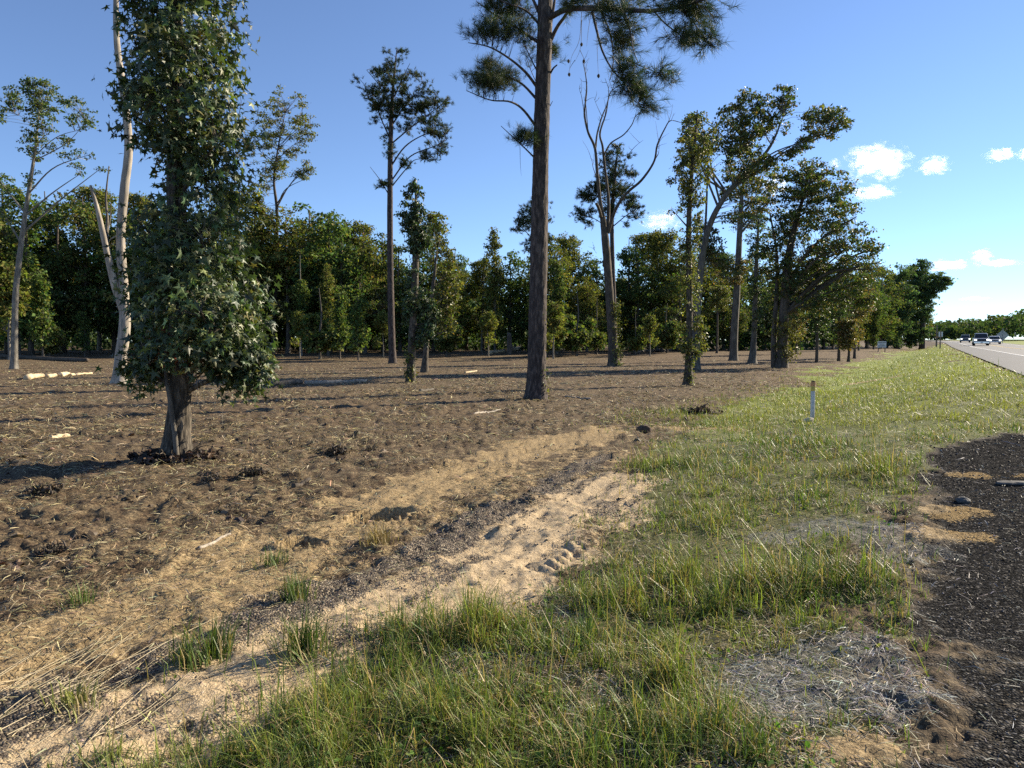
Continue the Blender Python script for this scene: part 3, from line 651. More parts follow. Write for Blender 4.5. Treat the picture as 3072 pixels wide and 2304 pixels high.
pine('pine_tree', 1178, 1090, 'tall slim pine with a bushy crown and bare trunk, left of centre against the sky',
     [(1175, 1000), (1171, 800), (1170, 600), (1172, 420), (1178, 280), (1190, 150)], [.29, .26, .23, .21, .18, .12, .03],
     [([(1176, 540), (1230, 470), (1300, 440, -.5), (1340, 420, -1)], .06, .02), ([(1172, 500), (1215, 440), (1270, 405, .5), (1345, 380, 1)], .07, .02), ([(1176, 430), (1230, 385), (1290, 340), (1345, 300)], .06, .02),
      ([(1172, 420), (1145, 360), (1125, 310), (1090, 250)], .06, .015), ([(1173, 380), (1220, 310), (1270, 260)], .06, .015), ([(1174, 330), (1140, 260), (1100, 210)], .05, .015), ([(1178, 300), (1210, 230), (1230, 190)], .05, .015),
      ([(1170, 590), (1140, 540), (1110, 500)], .045, .012), ([(1175, 560), (1220, 505), (1250, 478), (1320, 480)], .05, .012)],
     [([(133, 1185, 1210), (160, 1132, 1215), (200, 1108, 1248), (240, 1062, 1275), (275, 1062, 1292), (310, 1090, 1290), (350, 1110, 1270), (390, 1150, 1240)], 0), ([(265, 1270, 1310), (290, 1250, 1352), (325, 1230, 1350), (345, 1200, 1300)], 0),
      ([(360, 1230, 1320), (380, 1250, 1350), (405, 1240, 1355), (440, 1280, 1350), (465, 1310, 1345)], -.5), ([(455, 1245, 1270), (475, 1240, 1330), (492, 1290, 1330)], -.3), ([(470, 1165, 1185), (440, 1160, 1180), (400, 1150, 1190)], 0), ([(545, 1135, 1165), (560, 1135, 1165)], 0), ([(480, 1200, 1225), (500, 1200, 1225)], 0), ([(310, 1110, 1135), (330, 1110, 1140)], 0)],
     190, 14, .25, TUFTS_FAR, sig=.22)

# ---- leafy column left of centre
def ivy_orient(P, off, n):
    return nrm(off) * .5 + rnd(n) * .6 + np.array([0, -.1, .35]), rnd(n) * .5 + np.array([0, 0, -.8])
IVY = dict(orient=ivy_orient)
tr, B, D, P_ = leafy('leaf_column_tree', 1232, 1146, 'dark column-shaped tree wrapped in leaves with a bare gap, left of the tallest pine',
      [(1234, 1080), (1240, 950), (1246, 820), (1248, 740), (1248, 640), (1247, 560)], [.19, .17, .15, .14, .12, .07, .02],
      [([(538, 1238, 1256), (565, 1218, 1268), (600, 1206, 1284), (650, 1202, 1294), (700, 1206, 1300), (735, 1222, 1292)], 0), ([(735, 1225, 1275), (775, 1240, 1262)], -.0), ([(810, 1222, 1298), (870, 1212, 1308), (950, 1212, 1314), (1000, 1216, 1310), (1030, 1222, 1285)], 0)],
      250, 6400, .115, DARKG, [3, 3, 3, 2], k=10, bark='bark_gum', sig=.15, tmpl=OVAL, m='leaf_gloss', flat=1, twig=.008, leaf_kw=IVY, hole=1.8)
cl = np.array([[x, y, z] for x, y, z in zip(rng.uniform(-.17, .17, 60), -rng.uniform(.05, .2, 60), rng.uniform(.1, 1.4, 60))])
crown(tr, cl, P_, 420, .07, .09, OLIVE, [2, 2, 3, .5], OVAL, 'leaf', name='trunk_ivy', twigs=False, leaf_kw=None) if False else crown(tr, cl, P_, 420, .07, .09, OLIVE, [2, 2, 3, .5], OVAL, 'leaf', name='trunk_ivy', twigs=False)
leafy('small_tree', 1273, 1116, 'small twin-trunked tree with olive foliage right behind the dark leafy column',
      [(1277, 1060), (1285, 960), (1300, 850), (1310, 760)], [.2, .15, .12, .09, .04],
      [([(690, 1285, 1330), (760, 1285, 1350), (820, 1290, 1370), (900, 1295, 1372), (960, 1290, 1365), (1010, 1300, 1345)], 1.0), ([(620, 1260, 1320), (660, 1270, 1345), (700, 1270, 1330)], 1.5)], 130, 3800, .15, OLIVE, [3, 2, 3, 1], k=6, bark='bark_gum', sig=.26)

# ---- the tall pine in the middle
tr, B, D = newtree('pine_tree', 1607, 1196, 'tallest pine near the middle, its thick dark trunk running out of the picture', d=None)
tp, P_, R_ = trunk_part(tr, np.vstack([[[0, 0, 0]], loc([(1611, 1080, D), (1614, 900, D), (1618, 700, D), (1622, 500, D), (1627, 300, D), (1634, 100, D), (1638, -100, D), (1645, -400, D), (1650, -800, D), (1660, -1150, D)], B)]),
        [.275, .26, .25, .238, .225, .215, .21, .20, .17, .11, .03], M['bark_pine'], n=520, sides=64, flare=.42, seed=6, furrow=.026, wob=.03)
br = lambda pts, r0, r1, n=18: branch(tr, [(p[0], p[1], D + (p[2] if len(p) > 2 else 0)) for p in pts], B, r0, r1, M['bark_pine'], n)
sk = [br([(1612, 482), (1570, 440, -.3), (1503, 378, -.6)], .028, .008), br([(1612, 385), (1570, 330, -.4), (1530, 305, -.8), (1470, 300, -1), (1400, 272, -1.2)], .04, .01),
      br([(1612, 300), (1570, 255, .3), (1530, 235, .6), (1470, 225, 1), (1395, 222, 1.2)], .04, .01), br([(1612, 262), (1575, 215, -.3), (1520, 170, -.8), (1465, 140, -1), (1405, 128, -1.2)], .045, .01),
      br([(1612, 215), (1585, 160), (1567, 115, .3)], .022, .006), br([(1612, 125), (1560, 90, .4), (1500, 55, .6), (1430, 5, .8)], .045, .012), br([(1618, 40), (1590, -20), (1560, -80)], .05, .02),
      br([(1612, 255), (1588, 200, .6), (1577, 165, .8)], .012, .004), br([(1615, 70), (1575, 30), (1500, 0, -.5), (1450, -40, -.6)], .035, .012)]
e = lambda rows, n, y0=0, th=.5: env_points(rows_local(rows, B, D), n, th, y0, .6)
cl = np.vstack([e([(405, 1550, 1590), (425, 1535, 1600), (440, 1560, 1595)], 16, -.3), e([(262, 1400, 1440), (275, 1400, 1480), (290, 1440, 1560), (302, 1500, 1550), (320, 1405, 1425)], 20, -1),
                e([(150, 1440, 1480), (170, 1430, 1500), (190, 1410, 1560), (212, 1398, 1560), (228, 1395, 1480)], 50, .8), e([(100, 1490, 1600), (115, 1410, 1600), (130, 1400, 1590), (150, 1430, 1520)], 42, -.8),
                e([(-60, 1400, 1600), (0, 1430, 1590), (35, 1440, 1600), (70, 1480, 1570), (90, 1530, 1600)], 60, .3), e([(60, 1560, 1606), (120, 1570, 1606), (170, 1590, 1606)], 10, .3), e([(125, 1648, 1675), (160, 1650, 1668)], 7, .3)])
# the heavy limb to the right, reaching toward the camera
sk2 = [br([(1648, 52), (1700, 28, -1.4), (1775, 26, -3.2), (1870, 30, -4.8), (1960, 32, -6), (2060, 15, -7), (2120, -5, -7.4)], .085, .02, 30),
       br([(1650, 125), (1672, 80, -.2), (1700, 40, -.5), (1730, -30, -.8)], .06, .03), br([(1645, 100), (1658, 40, -.1), (1668, -30, -.2)], .055, .03), br([(1650, 222), (1660, 205, -.2), (1671, 195, -.4)], .03, .018, 8), br([(1650, 318), (1658, 303, -.1)], .012, .006, 6),
       br([(1775, 26, -3.2), (1790, 90, -4.2), (1810, 160, -5), (1850, 225, -5.8), (1910, 262, -6.4)], .035, .008), br([(1800, 28, -3.8), (1830, 100, -4.6), (1840, 180, -5.2), (1830, 240, -5.6)], .025, .006),
       br([(1870, 30, -4.8), (1890, 90, -5.4), (1900, 150, -5.8), (1915, 190, -6.2)], .022, .006), br([(1880, 180, -5.8), (1940, 205, -6.4), (1990, 225, -6.9)], .012, .004),
       br([(1850, 235, -5.8), (1890, 290, -6.2), (1930, 318, -6.5), (1960, 326, -6.7)], .010, .003), br([(1960, 32, -6), (1995, 70, -6.6), (2040, 105, -7.0), (2075, 140, -7.3)], .018, .005), br([(2040, 22, -6.8), (2075, 60, -7.1), (2110, 110, -7.4), (2140, 140, -7.6)], .016, .005), br([(2080, 10, -7.1), (2120, 30, -7.5), (2150, 70, -7.8)], .012, .004)]
D2 = D - 6
def e2(rows, n, dd, th=.5):
    dp = D + dd; b = np.array([W(1607, 1196, dp)[0], dp, B[2]]); rw = np.array([[W(a, v, dp)[2] - B[2], W(a, v, dp)[0] - B[0], W(c, v, dp)[0] - B[0]] for v, a, c in rows])
    return env_points(rw, n, th, dd, .7)
cl2 = np.vstack([e2([(-120, 1700, 1950), (-20, 1740, 1950), (30, 1780, 1940)], 26, -4), e2([(0, 1790, 1930), (60, 1800, 1925), (110, 1820, 1910), (160, 1850, 1912)], 40, -5.2), e2([(170, 1850, 1912), (210, 1860, 1900), (250, 1840, 1920), (290, 1880, 1930)], 26, -6),
                 e2([(195, 1990, 2000), (225, 1960, 1998), (240, 1985, 2000)], 7, -6.8, .3), e2([(270, 1900, 1935), (310, 1920, 1945), (330, 1950, 1970)], 9, -6.4, .3), e2([(-40, 1980, 2150), (10, 1960, 2155), (45, 1990, 2155), (80, 2060, 2150)], 40, -7), e2([(80, 2010, 2080), (110, 2020, 2090), (125, 2000, 2070)], 12, -7, .4), e2([(90, 2110, 2150), (140, 2105, 2150)], 8, -7.5, .4),
                 e2([(10, 1690, 1710), (50, 1695, 1715)], 3, -1.5, .3), e2([(-10, 1700, 1790), (20, 1690, 1790)], 14, -2.5, .4)])
pine_crown(tr, cl, np.vstack(sk), 6, .17, .235, TUFTS, twig_r=.007)
pine_crown(tr, cl2, np.vstack(sk2), 5, .16, .245, TUFTS, twig_r=.007, up=-.15)
top = np.c_[rng.uniform(-3.4, 3.4, 260), rng.uniform(-3.4, 3.4, 260), rng.uniform(14.2, 22.5, 260)]; top = top[np.hypot(top[:, 0], top[:, 1]) < 3.6 - .22 * (top[:, 2] - 14)]
pine_crown(tr, top, P_[int(len(P_) * .6):], 6, .3, .24, TUFTS_FAR, twig_r=.02)
tw = MB()
for pts in ([(1745, 35, -2.6), (1738, 120, -2.9), (1715, 170, -3.1), (1708, 215, -3.2)], [(1745, 60, -2.7), (1742, 140, -2.9), (1725, 185, -3)], [(1775, 30, -3.2), (1765, 90, -3.3), (1760, 140, -3.4)], [(1790, 60, -3.8), (1792, 160, -4), (1796, 235, -4.1)], [(1608, 400, -.3), (1600, 440, -.3), (1590, 470, -.3)], [(1560, 440, -.4), (1561, 490, -.4), (1564, 528, -.4)], [(1607, 310, -.3), (1600, 370, -.3), (1596, 400, -.3)], [(2055, 120, -7), (2080, 150, -7.2), (2090, 165, -7.2)],
            [(1990, 80, -6.6), (2020, 130, -6.8), (2060, 155, -7)], [(1740, 150, -2.9), (1752, 180, -3), (1755, 225, -3)], [(1725, 180, -3), (1712, 200, -3), (1705, 220, -3.1)]):
    p = spline(loc([(a, b, D + c) for a, b, c in pts], B), 14); add_tube(tw, p, np.linspace(.007, .002, 14), 4)
tw.build('hanging_twigs', M['bark_dark'], tr, kind='stuff')
for u_, v_, dd in ((1708, 218, -3.2), (1706, 178, -3.1), (1796, 222, -4.1), (1745, 128, -2.9), (1752, 178, -3)):
    c = W(u_, v_, D + dd) - B; t = np.linspace(0, 1, 7); p = np.c_[np.full(7, c[0]), np.full(7, c[1]), c[2] - t * .09]
    V, Q, T = tube_fix(tube(p, .033 * np.sin(np.pi * (.12 + .8 * t)), 8, True, .25, 5)); mk('pine_cone', V, [Q, T], M['bark_dark'], tr)
cl = np.c_[rng.uniform(.16, .3, 40), rng.uniform(-.2, .1, 40), rng.uniform(.05, 2.6, 40)]
crown(tr, cl, P_, 300, .07, .06, OLIVE, [3, 2, 2, .5], OVAL, 'leaf', name='trunk_ivy', twigs=False)

# ---- dead forked tree right of the pine
tr, B, D = newtree('dead_tree', 1838, 1097, 'bare dead tree with dark trunk and crooked leafless limbs, right of the tallest pine')
tp, P_, R_ = trunk_part(tr, np.vstack([[[0, 0, 0]], loc([(1838, 1030, D), (1832, 940, D), (1824, 820, D), (1816, 720, D), (1808, 650, D)], B)]), [.33, .30, .285, .27, .26, .19], M['bark_dark'], n=120, sides=28, flare=.3, wob=.07, seed=8, furrow=.02)
D_ = D
lim = lambda pts, r0, r1, n=26: branch(tr, [(p[0], p[1], D_ + (p[2] if len(p) > 2 else 0)) for p in pts], B, r0 * .8, r1 * .9, M['bark_dark'], n, 9, 'limb', .08)
lim([(1812, 670), (1800, 600), (1792, 520), (1785, 445), (1764, 395), (1754, 340), (1760, 270), (1757, 225), (1748, 185)], .17, .02, 44)
lim([(1822, 690), (1826, 610, .3), (1814, 500, .5), (1808, 440, .6), (1800, 400, .6), (1818, 340, .5), (1830, 280, .5), (1860, 255, .5)], .15, .02, 40)
lim([(1824, 700), (1846, 630, -.4), (1880, 580, -.8), (1925, 540, -1.2), (1962, 485, -1.6), (1972, 435, -1.8), (1995, 385, -2), (2012, 362, -2), (2045, 368, -2)], .15, .018, 44)
lim([(1812, 465, .5), (1832, 430, .2), (1870, 405, 0), (1895, 375, -.2), (1910, 345, -.3), (1945, 335, -.4), (1972, 325, -.4)], .07, .012, 30)
lim([(1786, 450), (1792, 400, .4), (1806, 350, .8), (1822, 310, 1), (1826, 270, 1.1), (1815, 235, 1.1)], .09, .012, 30)
lim([(1793, 540), (1780, 505, -.4), (1776, 480, -.5)], .04, .01, 10); lim([(1806, 660), (1796, 625, -.6), (1788, 610, -.8)], .13, .10, 10)
lim([(1764, 395), (1758, 320, -.3), (1755, 300, -.3), (1762, 245, -.3)], .04, .008, 16); lim([(1830, 282, .5), (1842, 255, .5), (1836, 230, .5)], .03, .008, 12)
lim([(1905, 352, -.3), (1912, 325, -.3), (1925, 318, -.3)], .02, .006, 8); lim([(1935, 338, -.4), (1965, 352, -.4), (1978, 357, -.4)], .015, .005, 8); lim([(1880, 470, 1.0), (1905, 440, 1), (1930, 420, 1)], .03, .008, 10)
lim([(1840, 255, .5), (1848, 240, .5), (1858, 225, .5)], .02, .006, 8); lim([(1752, 335), (1745, 290, .2), (1738, 265, .2), (1742, 250, .2)], .03, .006, 10); lim([(1806, 350, .8), (1792, 320, .9), (1782, 295, 1)], .025, .006, 10)
lim([(1962, 485, -1.6), (1970, 470, -1.5), (1975, 460, -1.5)], .05, .008, 8); lim([(1790, 760), (1778, 745, -.2), (1765, 740, -.3)], .012, .005, 8)
tw = MB()
for o_ in [q for q in tr.children if q.name.startswith('limb')]:
    co = np.array([v_.co[:] for v_ in o_.data.vertices]); m_ = len(co) // 9
    for q in range(max(2, m_ // 6)):
        c_ = co[9 * rng.integers(m_ // 3, m_):][:9].mean(0); d_ = nrm(rnd(1))[0] + [0, 0, .9]; l_ = rng.uniform(.25, .9); p_ = spline([c_, c_ + d_ * l_ * .5 + rnd(1)[0] * .06, c_ + d_ * l_ + rnd(1)[0] * .1], 7); add_tube(tw, p_, np.linspace(.016, .005, 7), 4)
        if q % 2: a_ = p_[3]; add_tube(tw, spline([a_, a_ + nrm(rnd(1))[0] * l_ * .3 + [0, 0, .15]], 4), np.linspace(.009, .004, 4), 4)
tw.build('twigs', M['bark_dark'], tr, kind='stuff')
cl = np.c_[rng.uniform(.05, .55, 90), rng.uniform(-.4, .2, 90), rng.uniform(.1, 4.4, 90)]; cl[:, 0] += -.09 * cl[:, 2] / 2
crown(tr, cl, P_, 1300, .13, .12, OLIVE, [3, 2, 3, .6], OVAL, 'leaf', name='trunk_ivy', twigs=False)

pine('pine_tree', 1843, 1060, 'rounded dark pine crown seen behind the bare dead tree', [(1842, 950), (1838, 800), (1836, 650), (1845, 520), (1855, 440)], [.30, .26, .22, .19, .13, .03],
     [([(1838, 700), (1790, 660), (1735, 640)], .06, .02), ([(1838, 680), (1890, 640), (1915, 650)], .06, .02), ([(1840, 640), (1790, 590), (1740, 585)], .06, .02), ([(1842, 600), (1890, 560), (1905, 545)], .05, .02), ([(1843, 560), (1810, 510), (1790, 490)], .05, .02)],
     [([(433, 1840, 1868), (465, 1800, 1880), (500, 1792, 1890), (540, 1770, 1912), (575, 1740, 1910), (600, 1760, 1905)], 0), ([(570, 1725, 1770), (600, 1735, 1790)], 0), ([(625, 1722, 1800), (650, 1720, 1790), (670, 1740, 1770)], 0), ([(600, 1860, 1910), (640, 1880, 1925), (672, 1870, 1905)], 0), ([(620, 1790, 1860), (650, 1800, 1850)], 0)],
     110, 15, .34, TUFTS_FAR, d=74, sig=.32)
pine('pine_tree', 1600, 1058, 'open pine crown half hidden behind the trunk of the tallest pine', [(1600, 900), (1600, 750), (1605, 650), (1608, 590)], [.26, .22, .18, .12, .03], [([(1602, 720), (1560, 680), (1540, 690)], .05, .02), ([(1602, 700), (1640, 670), (1655, 650)], .05, .02)],
     [([(588, 1590, 1620), (610, 1570, 1640), (640, 1550, 1660), (668, 1545, 1655), (690, 1535, 1580)], 0), ([(690, 1600, 1660), (720, 1590, 1655), (750, 1560, 1650)], 0)], 65, 15, .32, TUFTS_FAR, d=78, sig=.3)

# ---- the group of trees on the right
tr, B, D, P_ = leafy('ivy_covered_tree', 2064, 1156, 'slim tree wrapped to the ground in sunlit yellow-green ivy, nearest of the right-hand group',
      [(2066, 1080), (2068, 980), (2068, 850), (2066, 700), (2072, 560), (2085, 420), (2092, 330)], [.15, .13, .12, .11, .10, .08, .05, .02],
      [([(325, 2078, 2105), (380, 2050, 2140), (430, 2035, 2150), (500, 2025, 2145), (550, 2030, 2130), (620, 2045, 2112), (700, 2042, 2100), (800, 2042, 2098), (900, 2036, 2098), (950, 2026, 2112)], 0), ([(505, 2005, 2050), (545, 1995, 2050), (570, 2010, 2060)], -.3), ([(610, 2000, 2050), (630, 2010, 2060)], .3), ([(950, 2030, 2118), (1000, 2030, 2124), (1050, 2045, 2122), (1085, 2058, 2100)], 0), ([(1000, 2040, 2062), (1040, 2038, 2060), (1070, 2050, 2062)], -.1)],
      330, 7600, .085, [(.10, .115, .03), (.14, .14, .04), (.06, .085, .028), (.19, .17, .05)], [3, 3, 2.5, 2], k=12, bark='bark_gum', sig=.14, tmpl=OVAL, flat=1, twig=.007, flare=.7, leaf_kw=IVY)
cl = np.c_[rng.uniform(-.14, .16, 60), -rng.uniform(.03, .2, 60), rng.uniform(.1, 1.1, 60)]
crown(tr, cl, P_, 360, .06, .07, OLIVE, [3, 3, 2, .6], OVAL, 'leaf', name='trunk_ivy', twigs=False)
leafy('leaning_tree', 2086, 1082, 'tall tree with a trunk leaning right, highest crown of the right-hand group',
      [(2090, 960), (2098, 850), (2112, 740), (2140, 650), (2190, 570), (2250, 510), (2310, 440), (2350, 350)], [.27, .22, .20, .18, .165, .14, .11, .08, .03],
      [([(248, 2310, 2390), (275, 2300, 2398), (310, 2295, 2400), (350, 2300, 2380), (400, 2290, 2370)], .5), ([(275, 2225, 2260), (310, 2180, 2300), (350, 2130, 2310), (400, 2110, 2330), (450, 2105, 2350), (500, 2110, 2350), (550, 2150, 2330), (620, 2160, 2300), (660, 2170, 2260)], 0),
       ([(335, 2400, 2490), (365, 2380, 2543), (395, 2350, 2538), (425, 2380, 2490)], -1), ([(420, 2330, 2420), (480, 2330, 2400)], -1), ([(330, 2070, 2105), (400, 2050, 2130), (480, 2060, 2130)], 1), ([(650, 2100, 2150), (760, 2110, 2190), (820, 2180, 2250)], 1)],
      460, 19000, .15, [(.05, .082, .028), (.085, .10, .034), (.15, .105, .042), (.11, .11, .036)], [4, 3, 1.4, 1.6], k=13, bark='bark_grey', sig=.30, twig=.016, d=44)
branch(bpy.data.objects['leaning_tree'], [(2104, 800, 44), (2116, 680, 44.3), (2122, 540, 44.4), (2124, 430, 44.3)], np.array(bpy.data.objects['leaning_tree'].location), .09, .03, M['bark_dark'], 20, 8, 'limb')
leafy('straight_tree', 2200, 1068, 'straight bare-trunked tree with a thin sunlit edge, standing behind the ivy-covered tree at right', [(2203, 1000), (2210, 880), (2216, 760), (2222, 640), (2230, 540)], [.34, .30, .27, .24, .20, .08],
      [([(470, 2240, 2330), (520, 2210, 2340), (580, 2200, 2335), (640, 2195, 2320), (680, 2210, 2290)], 1), ([(780, 2200, 2260), (830, 2150, 2240), (850, 2160, 2230)], 0)], 150, 5600, .16, BROWN, [2, 3, 3, .6], k=7, bark='bark_grey', sig=.4, d=62)
leafy('ivy_covered_tree', 2256, 1083, 'leaning ivy-green trunk between the straight bare tree and the wide-crowned tree', [(2262, 1010), (2266, 900), (2270, 780), (2276, 660)], [.28, .20, .17, .14, .06],
      [([(640, 2250, 2310), (720, 2240, 2320), (820, 2235, 2310), (900, 2240, 2300), (980, 2245, 2295), (1010, 2255, 2285)], 0)], 150, 4600, .14, DARKG, [2, 3, 2, 2], k=6, bark='bark_grey', sig=.3, d=56, flare=.6)
leafy('wide_crowned_tree', 2345, 1103, 'wide-crowned tree with paired vine-hung trunks, the fullest of the right-hand group',
      [(2348, 1040), (2352, 950), (2358, 860), (2368, 760), (2390, 660), (2420, 560)], [.36, .32, .30, .27, .23, .16, .05],
      [([(478, 2350, 2440), (520, 2310, 2520), (560, 2295, 2570), (600, 2292, 2585), (650, 2292, 2600), (700, 2285, 2625), (750, 2270, 2640), (800, 2275, 2640), (850, 2300, 2630)], 0), ([(850, 2300, 2600), (900, 2300, 2560), (960, 2310, 2500)], -.5), ([(880, 2580, 2650), (920, 2570, 2645)], .5)],
      560, 26000, .155, [(.05, .08, .028), (.07, .095, .032), (.14, .10, .042), (.10, .105, .034)], [4, 3, 1.4, 1.4], hole=9, k=16, bark='bark_dark', sig=.34, twig=.016)
t2 = bpy.data.objects['wide_crowned_tree']; b2 = np.array(t2.location)
branch(t2, [(2322, 1102, b2[1] + .3), (2322, 1000, b2[1] + .3), (2330, 880, b2[1] + .3), (2330, 760, b2[1] + .5), (2310, 640, b2[1] + .6)], b2, .2, .05, M['bark_dark'], 24, 10, 'side_stem')
branch(t2, [(2362, 860, b2[1]), (2420, 760, b2[1] - .8), (2500, 690, b2[1] - 1.2), (2570, 650, b2[1] - 1.4)], b2, .12, .03, M['bark_dark'], 20, 8, 'limb')
cl = env_points(rows_local([(960, 2300, 2410), (1010, 2320, 2400), (1080, 2330, 2385)], b2, b2[1]), 70, .6, -.2)
crown(t2, cl, np.array([[0, 0, 1], [0, 0, 2], [0, 0, 3.]]), 1800, .16, .12, [(.16, .15, .045), (.12, .12, .035), (.10, .09, .03)], [2, 2, 2], OVAL, 'leaf', name='vine_leaves', twigs=False)
SM = [(2450, 1078, 58, 'thin dark-trunked young tree in shade, first right of the wide-crowned tree', [(780, 2420, 2500), (880, 2410, 2500), (980, 2420, 2490), (1010, 2430, 2480)], DARKG),
      (2516, 1076, 62, 'thin dark-trunked young tree, second right of the wide-crowned tree', [(800, 2480, 2560), (900, 2470, 2560), (980, 2480, 2550), (1020, 2490, 2540)], DARKG),
      (2563, 1070, 68, 'brown vine-draped young tree beside the white board sign', [(860, 2530, 2610), (920, 2520, 2620), (980, 2520, 2600), (1030, 2530, 2580)], BROWN),
      (2545, 1077, 61, 'low brown sapling with crossing stems left of the white board sign', [(960, 2520, 2560), (1010, 2520, 2560), (1050, 2530, 2555)], BROWN),
      (2388, 1060, 78, 'thin pale stem standing back between the wide-crowned tree and its right neighbour', [(860, 2370, 2430), (940, 2360, 2430), (1000, 2375, 2420)], BROWN),
      (2150, 1058, 80, 'small pale-stemmed snag in shade left of the straight bare trunk', [(860, 2130, 2190), (930, 2130, 2180)], OLIVE)]
for u, v, d, lb, rw_, pal in SM:
    leafy('young_tree', u, v, lb, [(u + 2, (v + rw_[0][0]) / 2 + 40), (u + 3, rw_[0][0] + 40), (u + 6, rw_[0][0] - 10)], [.13, .10, .08, .02], [(rw_, 0)], 100, 3000, .16, pal, [3, 3, 3, 1], d=d, k=5, bark='bark_dark', sig=.36, sides=8)
leafy('roadside_tree', 2690, 1046, 'dense dark tree behind the white board sign, left of the tree overhanging the road', [(2690, 980), (2692, 900), (2695, 830)], [.5, .42, .3, .1],
      [([(790, 2660, 2720), (820, 2620, 2740), (870, 2600, 2745), (930, 2590, 2740), (1000, 2595, 2730), (1035, 2600, 2720)], 0)], 260, 9000, .30, COOL, [3, 3, 3, 1], d=125, k=8, bark='bark_dark', sig=.7, twig=.04, m='leaf_far')
leafy('roadside_tree', 2765, 1044, 'tree at the end of the wood reaching long branches out over the highway verge', [(2768, 980), (2772, 910), (2780, 830)], [.5, .42, .3, .1],
      [([(782, 2755, 2790), (805, 2715, 2800), (830, 2710, 2830), (850, 2715, 2855), (872, 2720, 2835), (900, 2715, 2800), (935, 2710, 2800), (960, 2715, 2790), (1000, 2710, 2780), (1035, 2715, 2760)], 0)], 280, 10000, .30, COOL, [3, 3, 3, 1], d=130, k=10, bark='bark_dark', sig=.65, twig=.04, m='leaf_far')
# ------------------------------------------------------------------ the wood behind the clearing
def proto(name, H, rows, trad, ncl, nleaf, size, pal, wts, k, sig, bark, lean=0.0, bare=0):
    tr = thing(name, (0, 0, 0), '', 'tree')
    path = np.array([[0, 0, 0], [lean * .3 + rng.uniform(-.1, .1), 0, H * .3], [lean * .6 + rng.uniform(-.15, .15), .1, H * .6], [lean, 0, H * .95]])
    tp, P_, R_ = trunk_part(tr, path, trad, M[bark], n=24, sides=8, flare=.25, seed=int(H * 7))
    ncl = int(ncl * 2.3); sig *= .55; cl = env_points(np.array(rows, float), ncl, .9, 0, .5)
    # knock holes into the crown so that sky and depth show through
    hole = fbm(cl[:, 0] * .55 + H, cl[:, 2] * .55, int(H * 13), 2); cl = cl[hole > .385]
    sk = limbs(tr, P_, R_, cl, k, M[bark], sides=5)
    crown(tr, cl, sk, int(nleaf * 1.5), sig, size, pal, wts, m='leaf_far', twig_r=.022, bark=bark)
    return tr, H
def wob_rows(H, z0, w, n=9, cone=0.0, jit=.3):
    r = []
    for q in range(n):
        t = q / (n - 1); z = z0 + (H - z0) * t; ww = w * (math.sin(math.pi * (.12 + .84 * t)) ** .6) * (1 - cone * t)
        c = rng.normal() * .12 * w; r.append((z, c - ww * (1 + jit * rng.normal()), c + ww * (1 + jit * rng.normal())))
    return r
mixg = [(.07, .11, .036), (.105, .13, .04), (.14, .125, .045), (.05, .085, .034)]
PR = {}
PR['A'] = [proto('broad_tree', 13, wob_rows(13, 1.6, 3.0), [.24, .2, .13, .04], 170, 5200, .27, mixg, [3, 3, 1.5, 2], 7, .5, 'bark_dark'), proto('broad_tree', 14, wob_rows(14, 3.0, 3.3), [.26, .2, .13, .04], 180, 5200, .27, OLIVE, [3, 3, 3, 1], 8, .52, 'bark_grey'),
           proto('broad_tree', 12, wob_rows(12, 1.2, 2.7), [.2, .17, .12, .04], 160, 4800, .26, GREEN, [3, 3, 3, 1], 7, .48, 'bark_dark'), proto('broad_tree', 13.5, wob_rows(13.5, 2.2, 3.1), [.24, .2, .13, .04], 170, 5000, .27, mixg, [1, 3, 2, 2], 7, .5, 'bark_dark')]
PR['B'] = [proto('vine_wrapped_tree', 14, wob_rows(14, .9, 1.15, 12, 0, .22), [.17, .14, .10, .03], 150, 4400, .23, OLIVE, [3, 3, 3, .6], 4, .36, 'bark_grey'), proto('vine_wrapped_tree', 12, wob_rows(12, .7, 1.0, 12, .2, .22), [.15, .12, .09, .03], 130, 4000, .22, mixg, [3, 3, 1.4, 2], 4, .34, 'bark_grey'),
           proto('vine_wrapped_tree', 15, wob_rows(15, 2.0, 1.3, 12, .1, .25), [.18, .14, .10, .03], 150, 4400, .23, GREEN, [3, 3, 2, 1.6], 4, .38, 'bark_smooth')]
PR['C'] = [proto('tall_open_tree', 18, wob_rows(18, 8, 2.6, 8), [.24, .2, .15, .05], 120, 3600, .26, OLIVE, [3, 3, 3, 1], 8, .5, 'bark_smooth', .8), proto('tall_open_tree', 17, wob_rows(17, 7, 2.3, 8), [.22, .19, .14, .05], 110, 3400, .26, GREEN, [3, 3, 3, 1], 8, .48, 'bark_grey', -.6)]
PR['D'] = [proto('low_sapling', 5, wob_rows(5, .9, .9, 8), [.07, .06, .04, .015], 60, 1500, .2, OLIVE, [3, 3, 2, .5], 3, .3, 'bark_smooth'), proto('low_sapling', 4.2, wob_rows(4.2, .7, 1.0, 8), [.07, .06, .04, .015], 60, 1500, .2, mixg, [2, 3, 2, 1], 3, .3, 'bark_grey'), proto('low_sapling', 6, wob_rows(6, 1.0, .8, 8), [.08, .06, .04, .015], 60, 1600, .2, GREEN, [2, 3, 2, 1], 3, .3, 'bark_grey')]
LAB = {'A': ('broad leafy tree in the dark wood along the back of the clearing', 'broad trees of the wood behind the clearing'),
       'B': ('narrow tree wrapped in vines at the front of the wood behind the clearing', 'vine-wrapped trees of the wood behind the clearing'),
       'C': ('tall open-crowned tree rising over the wood behind the clearing', 'tall open trees of the wood behind the clearing'),
       'D': ('low bushy sapling at the foot of the wood behind the clearing', 'saplings at the foot of the wood')}
used = set()
PLACED = []
